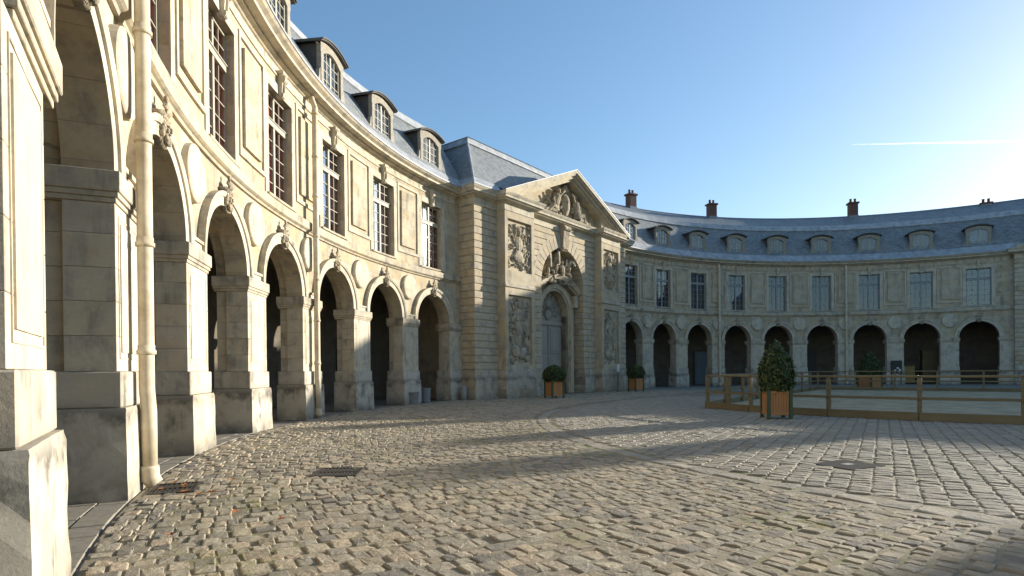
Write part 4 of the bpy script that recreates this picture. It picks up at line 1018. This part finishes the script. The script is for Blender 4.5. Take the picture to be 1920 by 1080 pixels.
# annulus: radial courses of sandstone cobbles about CL
RO, RI = 25.22, 18.02
cedge = [0.0]
while cedge[-1] < radians(98): cedge.append(cedge[-1]+rg_.uniform(.155, .235)/21.6)
nco = len(cedge)-1
for i in range(nco):
    th = PHI+(cedge[i]+cedge[i+1])/2; dth = cedge[i+1]-cedge[i]
    r0 = RI+.03+rg_.uniform(0, .1)
    while r0 < RO-.1:
        l = rg_.choice((rg_.uniform(.10, .15), rg_.uniform(.13, .20), rg_.uniform(.15, .24))); l = min(l, RO-r0); r1 = r0+l; rm = (r0+r1)/2; tt = th+rg_.uniform(-.012, .012)*dth*8
        wd = rm*dth/2
        wob = .045*sin(rm*1.9+i*.35)+.02*sin(rm*4.7+i)
        x, y = CL.x+rm*cos(tt)+wob*-sin(tt), CL.y+rm*sin(tt)+wob*cos(tt)
        put('cobble', x, y, tt-pi/2, wd*rg_.uniform(.90, .99), l/2*rg_.uniform(.89, .97), .009); r0 = r1
# straight courses in front of the pavilion
i = 0
s_ = -EOFF
while s_ < 9.0:
    n_ = 18.05+rg_.uniform(0, .1)
    while n_ < 23.5:
        l = rg_.uniform(.17, .26); p = pav(s_+.137, n_+l/2); put('cobble', p.x, p.y, PHI-pi/2, .122, l/2*.88); n_ += l
    s_ += .275
# inner setts, straight courses at 57.5 degrees
TA = radians(57.5); tx, ty = cos(TA), sin(TA)
for i in range(-70, 170):
    q = i*.25; p_ = -8.0+rg_.uniform(0, .2)
    while p_ < 34:
        l = rg_.uniform(.14, .22); pc = p_+l/2; x, y = pc*tx+q*ty*1.0, pc*ty-q*tx; p_ += l
        if math.hypot(x, y) > 33: continue
        v = Vector((x, y))-CC; ss, nn_ = v.dot(RT), v.dot(NV)
        rr_ = math.hypot(x-CL.x, y-CL.y) if ss < -EOFF else (nn_ if ss < EOFF else 99)
        if rr_ > 17.50: continue
        put('sett', x, y, TA-pi/2, .25/2*rg_.uniform(.91, .97), l/2*rg_.uniform(.88, .95), .006)
def emit(kind, name, matn, pv):
    base = pv; lst = sorted(stones[kind], key=lambda q: q[0])
    nearl = [q for q in lst if q[0] > 3.2][:300]; ids = set(id(q) for q in nearl); MATm = MATS[matn]
    for d, (V, F, t) in nearl:
        cx = sum(p[0] for p in V)/len(V); cy = sum(p[1] for p in V)/len(V)
        me = bpy.data.meshes.new(name); me.from_pydata([(p[0]-cx, p[1]-cy, p[2]) for p in V], [], F); at = me.attributes.new('tint', 'FLOAT', 'POINT'); at.data.foreach_set('value', [t]*len(V))
        me.polygons.foreach_set('use_smooth', [False]*len(F)); me.materials.append(MATm); o = link(bpy.data.objects.new(name, me)); setpar(o, base, Matrix.Translation((cx, cy, 0)))
    VV = []; FF = []; TT = []
    for q in lst:
        if id(q) in ids: continue
        V, F, t = q[1]; k = len(VV); VV += V; FF += [tuple(a+k for a in f) for f in F]; TT += [t]*len(V)
    me = bpy.data.meshes.new(name); me.from_pydata(VV, [], FF); at = me.attributes.new('tint', 'FLOAT', 'POINT'); at.data.foreach_set('value', TT)
    me.polygons.foreach_set('use_smooth', [False]*len(FF)); me.materials.append(MATm); o = link(bpy.data.objects.new(name, me)); setpar(o, base); o['kind'] = 'stuff'
    print(kind, len(lst))
def ringsheet(name, c, r0, r1, t0, t1, z, mt, n=60):
    m = MB(); V = []; F = []
    for i in range(n+1):
        t = t0+(t1-t0)*i/n; V += [(c.x+r0*cos(t), c.y+r0*sin(t), z), (c.x+r1*cos(t), c.y+r1*sin(t), z)]
    for i in range(n): F.append((2*i, 2*i+1, 2*i+3, 2*i+2))
    return struct(mk(name, m.add(V, F).mesh(name), mt))
CP = ringsheet('cobbled_pavement', CL, RI, RO, PHI, PHI+radians(98), -.011, 'joint_soil')
SP = ringsheet('sett_pavement', CL, .5, 17.5, PHI-.2, PHI+radians(110), -.014, 'joint_soil')
emit('cobble', 'cobblestone', 'cobble_sandstone', CP); emit('sett', 'paving_sett', 'sett_granite', SP)
# rest of the court, too far to tell the setts apart
pts = [pav(9.0, 17.0), pav(9.0, 24.4)] + [wpt('R', u*.5, .8) for u in range(1, 19)] + [Vector((75, 40)), Vector((75, 5)), Vector((33, 5))]
FP = sheet('far_pavement', [(p.x, p.y) for p in pts], -.012, 'far_setts')
# kerb of long stones between the two pavings
KB = ringsheet('kerb', CL, 17.5, RI, PHI+.05, PHI+radians(98), -.0175, 'joint_soil')
t = PHI+radians(20)
while t < PHI+radians(92):
    dt = rg_.uniform(.32, .55)/17.7; tm_ = t+dt/2; m = MB()
    for (r0, r1) in ((17.64, 17.98),):
        V, F, _ = stone_geo(CL.x+(r0+r1)/2*cos(tm_), CL.y+(r0+r1)/2*sin(tm_), tm_, (r1-r0)/2*rg_.uniform(.88, .97), dt*17.7/2*.975, rg_.uniform(-.006, .003), 0, 2)
        me = bpy.data.meshes.new('kerb_stone'); me.from_pydata(V, [], F); at = me.attributes.new('tint', 'FLOAT', 'POINT'); at.data.foreach_set('value', [rg_.uniform(.2, 1)]*len(V)); me.polygons.foreach_set('use_smooth', [False]*len(F))
        me.materials.append(MATS['sett_granite']); o = link(bpy.data.objects.new('kerb_stone', me)); setpar(o, KB)
    t += dt
# flagged walk under the arches
for side in 'LR':
    lo_, hi_ = (ang(side, -.1), ang(side, 9.2)); GF = ringsheet('gallery_floor', cen(side), RO, R+4.6, min(lo_, hi_), max(lo_, hi_), -.028 if side == 'L' else -.006, 'flag_stone')
    if side == 'L':
        rows = [25.24, 25.55, 25.98, 26.40, 26.85, 27.3]
        for k in range(len(rows)-1):
            t = ang('L', 3.9)+rg_.uniform(0, .02)
            while t < ang('L', 7.6):
                dt = rg_.uniform(.34, .6)/25.8; m = MB(); r0, r1 = rows[k], rows[k+1]; rm = (r0+r1)/2
                m.box(-(r1-r0)/2+.008, (r1-r0)/2-.008, -dt*rm/2+.008, dt*rm/2-.008, -.05, rg_.uniform(-.006, .004), .008)
                mk('flagstone', m.mesh('flagstone'), 'flag_stone', GF, Matrix.Translation((CL.x+rm*cos(t+dt/2), CL.y+rm*sin(t+dt/2), 0)) @ Matrix.Rotation(t+dt/2, 4, 'Z')); t += dt
# sand arena
m = MB(); m.add([(p.x, p.y, .035) for p in FPW], [tuple(range(len(FPW)))]); struct(mk('sand_arena', m.mesh('sand_arena'), 'arena_sand'))
# ------------------------------------------------------------------ arena fence
FN = empty('arena_fence', (FC.x, FC.y, 0)); tag(FN, 'low wooden post and rail fence ringing the sand arena', 'fence')
fm = MB(); fm.box(-.055, .055, -.055, .055, 0, 1.19, .008); FPM = fm.mesh('post')
for i, p in enumerate(FPW):
    q = FPW[(i+1) % len(FPW)]; d = q-p; L = d.length; az = atan2(d.y, d.x); Mw = Matrix.Translation((p.x, p.y, 0)) @ Matrix.Rotation(az, 4, 'Z')
    mk('post', FPM, 'fence_wood', FN, Mw)
    m = MB(); m.box(-.01, L-.015, -.06, .06, 1.192+.004*(i % 2), 1.262, .012); mk('top_rail', m.mesh('top_rail'), 'fence_wood', FN, Mw)
    m = MB(); m.box(.0, L-.005, -.095, -.058, .57+.006*(i % 3), .65+.006*(i % 3), .006); mk('middle_rail', m.mesh('middle_rail'), 'fence_wood', FN, Mw)
    m = MB(); m.box(.0, L-.006, -.11, -.058, .0, .235, .008); mk('kickboard', m.mesh('kickboard'), 'fence_wood', FN, Mw)

# ------------------------------------------------------------------ boxed shrubs
def planter(x, y, rz, w, h, label, planks):
    rt_ = empty('planter_box', (x, y, 0), rz); tag(rt_, label, 'planter', 'boxed shrubs in the court'); Mw = WM[rt_.name]; b = w/2
    for sx in (-1, 1):
        for sy in (-1, 1):
            m = MB(); m.box(sx*b-.045, sx*b+.045, sy*b-.045, sy*b+.045, .0, h+.02, .006); m.lathe([(.03, h+.02), (.045, h+.045), (.05, h+.075), (.03, h+.11), (.005, h+.12)], 8, (sx*b, sy*b)); mk('corner_post', m.mesh('corner_post'), 'planter_green', rt_, Mw)
    for k in range(4):
        Rk = Mw @ Matrix.Rotation(k*pi/2, 4, 'Z')
        m = MB(); m.box(-b+.05, b-.05, -b-.028, -b+.02, h-.09, h-.01, .005); fr = mk('top_rail', m.mesh('top_rail'), 'planter_wood', rt_, Rk); m = MB(); m.box(-b+.05, b-.05, -b-.028, -b+.02, .12, .21, .005); mk('bottom_rail', m.mesh('bottom_rail'), 'planter_wood', rt_, Rk)
        n = 7 if planks else 5; pw = (w-.10)/n
        for i in range(n): m = MB(); m.box(-b+.05+i*pw+.004, -b+.05+(i+1)*pw-.004, -b-.012, -b+.018, .21, h-.09, .004); mk('plank', m.mesh('plank'), 'planter_wood', fr, Rk)
    m = MB(); m.box(-b+.03, b-.03, -b+.03, b-.03, h-.12, h-.08); mk('soil', m.mesh('soil'), 'joint_soil', rt_, Mw)
def bush(x, y, prof, label, name, n, seed, z0=.8):
    """prof: radius by height list [(z,r)]; leaves spread through the outer shell"""
    r = np.random.default_rng(seed); rt_ = empty(name, (x, y, 0)); tag(rt_, label, 'shrub', 'boxed shrubs in the court'); Mw = WM[rt_.name]
    zs = np.array([p[0] for p in prof]); rs = np.array([p[1] for p in prof])
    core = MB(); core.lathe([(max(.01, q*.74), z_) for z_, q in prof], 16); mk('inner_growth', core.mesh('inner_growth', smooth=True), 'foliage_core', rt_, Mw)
    stm = MB(); stm.tube([(0, 0, z0-.15), (.01, 0, zs[0]+.35)], [.045, .035], 8); mk('stem', stm.mesh('stem'), 'stem_bark', rt_, Mw)
    w = np.interp(np.linspace(zs[0], zs[-1], 400), zs, rs)+.05; cdf = np.cumsum(w)/w.sum()
    zz = np.interp(r.random(n), cdf, np.linspace(zs[0], zs[-1], 400)); th = r.random(n)*2*pi
    lump = 1+.06*np.sin(3*th+zz*3)*np.sin(zz*6+1)+.06*np.sin(7*th+2*np.sin(zz*9)+1)*np.sin(zz*11)+.05*np.sin(5*th+zz*17)
    rad = np.interp(zz, zs, rs)*lump*(1-.34*r.random(n)**1.6)+r.normal(0, .02, n)+.07*(r.random(n) > .965)*r.random(n); top = (zz-zs[0])/(zs[-1]-zs[0])
    P = np.stack([rad*np.cos(th), rad*np.sin(th), zz+r.normal(0, .02, n)], 1)
    out = np.stack([np.cos(th), np.sin(th), .25+.5*top], 1)+r.normal(0, .55, (n, 3)); out /= np.linalg.norm(out, axis=1)[:, None]
    a_ = np.cross(out, r.normal(0, 1, (n, 3))); a_ /= np.linalg.norm(a_, axis=1)[:, None]; b_ = np.cross(out, a_)
    L = (.032+.028*r.random(n))[:, None]; Wd = L*.5
    V = np.concatenate([P-a_*L, P-b_*Wd+out*.006, P+a_*L, P+b_*Wd+out*.006], 1).reshape(-1, 3); F = [(4*i, 4*i+1, 4*i+2, 4*i+3) for i in range(n)]
    me = bpy.data.meshes.new('foliage'); me.from_pydata(V.tolist(), [], F); at = me.attributes.new('tint', 'FLOAT', 'POINT'); at.data.foreach_set('value', np.repeat(np.clip(r.random(n)**1.3, 0, 1), 4).astype(np.float32))
    mk('foliage', me, 'box_foliage', rt_, Mw)
cone = [(.74, .32), (.85, .46), (1.05, .54), (1.35, .56), (1.6, .52), (1.85, .40), (2.05, .25), (2.2, .13), (2.30, .02)]
ball = [(.80, .25), (.90, .46), (1.05, .58), (1.25, .61), (1.45, .55), (1.6, .42), (1.70, .22), (1.74, .03)]
cone2 = [(.85, .4), (1.0, .66), (1.3, .74), (1.7, .62), (2.1, .42), (2.4, .2), (2.55, .03)]
planter(7.86, 17.35, radians(-6), .62, .84, 'orange-brown slatted planter box standing against the arena fence', True)
bush(7.86, 17.35, [(z, r*.86) for z, r in cone], 'egg-shaped clipped evergreen with sunlit leaves in front of the arena fence', 'clipped_shrub', 9000, 1)
planter(2.25, 31.15, radians(30), .70, .90, 'planter box with ball-shaped shrub before the niche doorway', False)
bush(2.25, 31.15, ball, 'dark ball-shaped shrub before the niche doorway', 'clipped_shrub', 5000, 2)
planter(8.45, 39.75, radians(30), .70, .88, 'planter box with ball-shaped shrub at the right end of the pavilion', False)
bush(8.45, 39.75, [(z+.03, r*1.02) for z, r in ball], 'dark ball-shaped shrub at the right end of the pavilion', 'clipped_shrub', 5000, 3)
planter(23.9, 38.9, radians(20), .95, .95, 'planter box with pointed shrub behind the far side of the arena', False)
bush(23.9, 38.9, cone2, 'dark pointed shrub behind the far side of the arena', 'clipped_shrub', 5000, 4)

# ------------------------------------------------------------------ small things
def drain(x, y, hx, hy, rz, label):
    rt_ = empty('drain_grate', (x, y, 0), rz); tag(rt_, label, 'drain grate', 'iron drain grates in the cobbles'); Mw = WM[rt_.name]
    m = MB(); t = .035
    for a0, a1, b0, b1 in ((-hx, -hx+t, -hy, hy), (hx-t, hx, -hy, hy), (-hx+t, hx-t, -hy, -hy+t), (-hx+t, hx-t, hy-t, hy), (-hx+t, hx-t, -.015, .015)): m.box(a0, a1, b0, b1, -.04, .006)
    mk('frame', m.mesh('frame'), 'cast_iron', rt_, Mw)
    m = MB(); m.box(-hx+.002, hx-.002, -hy+.002, hy-.002, -.044, -.0405); mk('pit', m.mesh('pit'), 'room_dark', rt_, Mw)
    n = int((2*hx-2*t)/.052)
    for i in range(n):
        c = -hx+t+(i+.5)*(2*hx-2*t)/n; m = MB(); m.box(c-.011, c+.011, -hy+t, hy-t, -.03, .003); mk('bar', m.mesh('bar'), 'cast_iron', rt_, Mw)
drain(*GR[0][0], *GR[0][1:], 'iron drain grate in the sunlit cobbles, away from the arcade'); drain(*GR[1][0], *GR[1][1:], 'iron drain grate strewn with leaves at the foot of the nearest downpipe')
(c, hx, hy, a) = GR[2]; Mw = Matrix.Translation((*c, 0)) @ Matrix.Rotation(a, 4, 'Z')
rt_ = empty('manhole_cover', (*c, 0), a); tag(rt_, 'dark square manhole cover set in the setts right of the kerb', 'manhole cover')
m = MB(); m.box(-hx, hx, -hy, hy, -.04, -.002, .006); mk('slab', m.mesh('slab'), 'concrete_slab', rt_, Mw); m = MB(); m.box(-.09, .09, -.06, .06, -.0025, .003, .002); mk('lifting_plate', m.mesh('lifting_plate'), 'worn_stone', rt_, Mw)
r = random.Random(9)
lspots = [(-4.35, 7.72), (-4.28, 7.55), (-4.5, 7.45), (-4.1, 7.3), (-3.85, 7.15), (-3.75, 7.22), (-3.15, 5.35), (-2.35, 5.9), (-3.9, 8.1), (-1.55, 6.9), (-4.6, 7.9), (-2.95, 6.2)]
lnames = ['brown leaf in the middle of the leaf-strewn drain grate', 'brown leaf on the right half of the leaf-strewn drain grate', 'brown leaf on the near edge of the leaf-strewn drain grate', 'orange leaf just right of the leaf-strewn drain grate', 'orange leaf farther right of the leaf-strewn drain grate, nearer of a pair', 'orange leaf farther right of the leaf-strewn drain grate, farther of a pair',
    'orange leaf on the cobbles nearest the bottom edge', 'brown leaf on the cobbles midway between the bottom edge and the clean drain grate', 'brown leaf behind the leaf-strewn drain grate', 'brown leaf on the cobbles right of the midway leaf', 'brown leaf at the foot of the nearest downpipe', 'brown leaf on the cobbles between the nearest pier and the bottom-edge leaf']
for i, (x, y) in enumerate(lspots):
    m = MB(); s_ = r.uniform(.045, .075); pts = [(0, -1.0), (.35, -.55), (.75, -.45), (.55, 0), (.8, .35), (.3, .45), (0, 1.0), (-.3, .45), (-.8, .35), (-.55, 0), (-.75, -.45), (-.35, -.55)]
    m.add([(p*s_, q*s_, .02+.25*abs(p)*s_+r.uniform(0, .008)) for p, q in pts]+[(0, 0, .016)], [(k, (k+1) % 12, 12) for k in range(12)])
    tag(mk('fallen_leaf', m.mesh('fallen_leaf'), 'leaf_litter', None, Matrix.Translation((x, y, 0)) @ Matrix.Rotation(r.uniform(0, 6), 4, 'Z')), lnames[i], 'leaf', 'fallen leaves')
def pot(x, y, r0, r1, h, label, mt='zinc_pot'):
    m = MB(); m.lathe([(r0, 0), (r1, h-.05), (r1+.02, h-.05), (r1+.02, h), (r1-.02, h), (r1-.04, h-.15), (.02, h-.16)], 20); rt_ = tag(empty('plant_tub', (x, y, 0)), label, 'tub', 'grey tubs at the arcade foot'); mk('tub', m.mesh('tub', smooth=False), mt, rt_, WM[rt_.name])
    m = MB(); m.lathe([(r1-.05, h-.15), (r1-.06, h-.13), (.02, h-.12)], 16); mk('soil', m.mesh('soil'), 'joint_soil', rt_, WM[rt_.name])
pot(-4.52, 26.55, .21, .28, .55, 'grey tapered tub, front of the two at the arcade foot'); pot(-4.22, 28.2, .25, .28, .68, 'grey tub behind the tapered one at the arcade foot')
m = MB(); m.lathe([(.19, 0), (.18, .4), (.17, .6), (.13, .70), (.05, .75)], 14); p = pav(-8.75, 24.75); tag(mk('stone_bollard', m.mesh('stone_bollard', smooth=True), 'worn_stone', None, Matrix.Translation((p.x, p.y, 0))), 'round-topped stone guard post at the left corner of the pavilion', 'bollard')
p = pav(5.0, 23.2); rt_ = tag(empty('notice_stand', (p.x, p.y, 0), PHI-pi/2), 'small pale notice on a thin post before the right flank of the pavilion', 'sign'); Mw = WM[rt_.name]
m = MB(); m.tube([(0, 0, 0), (0, 0, 1.4)], .025, 8); m.lathe([(.16, 0), (.16, .02), (.03, .04)], 12); mk('post', m.mesh('post'), 'cast_iron', rt_, Mw); m = MB(); m.box(-.17, .17, -.03, -.005, 1.32, 1.86, .005); mk('board', m.mesh('board'), 'white_print', rt_, Mw)
p = pav(9.0, 23.9); rt_ = tag(empty('waste_bin', (p.x, p.y, 0)), 'small black waste bin beside the right-hand ball shrub', 'bin'); Mw = WM[rt_.name]
m = MB(); m.lathe([(.22, .03), (.28, .75)], 16); mk('body', m.mesh('body'), 'bin_plastic', rt_, Mw); m = MB(); m.lathe([(.30, .76), (.30, .80), (.2, .9), (.03, .93)], 16); mk('lid', m.mesh('lid'), 'bin_plastic', rt_, Mw)
# things under the right arcade
def at_wing(side, u, y): return bay_mw(side, u) @ Matrix.Translation((R+y, 0, 0)) @ Matrix.Rotation(-pi/2 if side == 'R' else -pi/2, 4, 'Z')
def gdoor(side, u, w, h, mt, parent):
    Mw = bay_mw(side, u); m = MB(); m.box(-w/2-.12, w/2+.12, 4.40, 4.49, 0, h+.12, .01); m.map(bend); f = mk('gallery_door', m.mesh('gallery_door'), 'timber_hood', parent, Mw)
    m = MB(); m.box(-w/2, w/2, 4.34, 4.42, 0.02, h, .01); m.map(bend); mk('leaf', m.mesh('leaf'), mt, f, Mw)
    for z0, z1 in ((.2, h*.45), (h*.52, h-.2)):
        for sg in (-1, 1): m = MB(); b0, b1 = sorted((sg*.06, sg*(w/2-.1))); m.box(b0, b1, 4.31, 4.345, z0, z1, .01); m.map(bend); mk('door_panel', m.mesh('door_panel'), mt, f, Mw)
gdoor('R', 1.95, 1.3, 3.0, 'door_blue', WR); gdoor('L', .7, 1.5, 3.0, 'timber_hood', WL); gdoor('R', 5.6, 1.6, 3.1, 'timber_hood', WR); gdoor('R', 3.4, 1.6, 3.1, 'door_dark', WR)
Mw = bay_mw('R', 7.0); rt_ = empty('notice_board', (wpt('R', 7.0, -.4).x, wpt('R', 7.0, -.4).y, 0)); tag(rt_, 'black notice board with white print against an arcade pier behind the arena', 'notice board')
m = MB(); m.box(-.42, .42, -.36, -.30, .95, 2.05, .01); m.map(bend); mk('panel', m.mesh('panel'), 'black_board', rt_, Mw)
m = MB()
for a_, z in ((-.25, 1.25), (-.1, 1.4), (-.2, 1.1), (.1, 1.2)): m.box(a_-.08, a_+.08, -.368, -.361, z-.07, z+.07)
m.map(bend); mk('print', m.mesh('print'), 'white_print', rt_, Mw)
m = MB()
for a_ in (-.36, .36): m.box(a_-.03, a_+.03, -.35, -.31, 0, .95)
m.map(bend); mk('leg', m.mesh('leg'), 'cast_iron', rt_, Mw)
def crate(name, u, y, w, d, h, mt, label, cat):
    p = wpt('R', u, y); rt_ = empty(name, (p.x, p.y, 0), ang('R', u)); tag(rt_, label, cat); Mw = WM[rt_.name]
    m = MB(); m.box(-d/2, d/2, -w/2, w/2, .08, h, .02); mk('body', m.mesh('body'), mt, rt_, Mw)
    m = MB(); m.box(-d/2-.03, d/2+.03, -w/2-.03, w/2+.03, h, h+.05, .01); mk('top', m.mesh('top'), mt, rt_, Mw)
    for sx in (-1, 1):
        for sy in (-1, 1): m = MB(); m.box(sx*(d/2-.06)-.03, sx*(d/2-.06)+.03, sy*(w/2-.06)-.03, sy*(w/2-.06)+.03, 0, .08); mk('leg', m.mesh('leg'), 'cast_iron', rt_, Mw)
crate('storage_cabinet', 7.35, 1.6, .9, .6, 1.55, 'ochre_paint', 'ochre cabinet under the second arch from the right end', 'cabinet')
crate('storage_crate', 7.75, 1.7, 1.3, .8, 2.9, 'brown_board', 'tall brown screen under the second arch from the right end', 'screen')
crate('storage_bench', 7.5, 2.6, 1.2, .6, 1.2, 'black_board', 'low dark chest between the ochre cabinet and the brown screen', 'chest')
# ------------------------------------------------------------------ contrail
def raydir(x, y):
    X, Y = x-960, 540+SHIFT-y; U, V = (X*cos(ROLL)+Y*sin(ROLL))/FPX, (-X*sin(ROLL)+Y*cos(ROLL))/FPX
    return Vector((U, cos(PITCH)-V*sin(PITCH), sin(PITCH)+V*cos(PITCH)))
A = Vector((0, 0, EYE))+raydir(1598, 271)*6000; Bp = Vector((0, 0, EYE))+raydir(2300, 258)*6000
m = MB(); k = 24; r = random.Random(2); m.tube([A.lerp(Bp, i/k)+Vector((0, 0, r.uniform(-1.5, 1.5))) for i in range(k+1)], [1.5+9*min(1, i/7)+r.uniform(-1, 1) for i in range(k+1)], 8)
tag(mk('contrail', m.mesh('contrail', smooth=True), 'contrail_ice'), 'thin white vapour trail crossing the pale sky at the right', 'contrail')
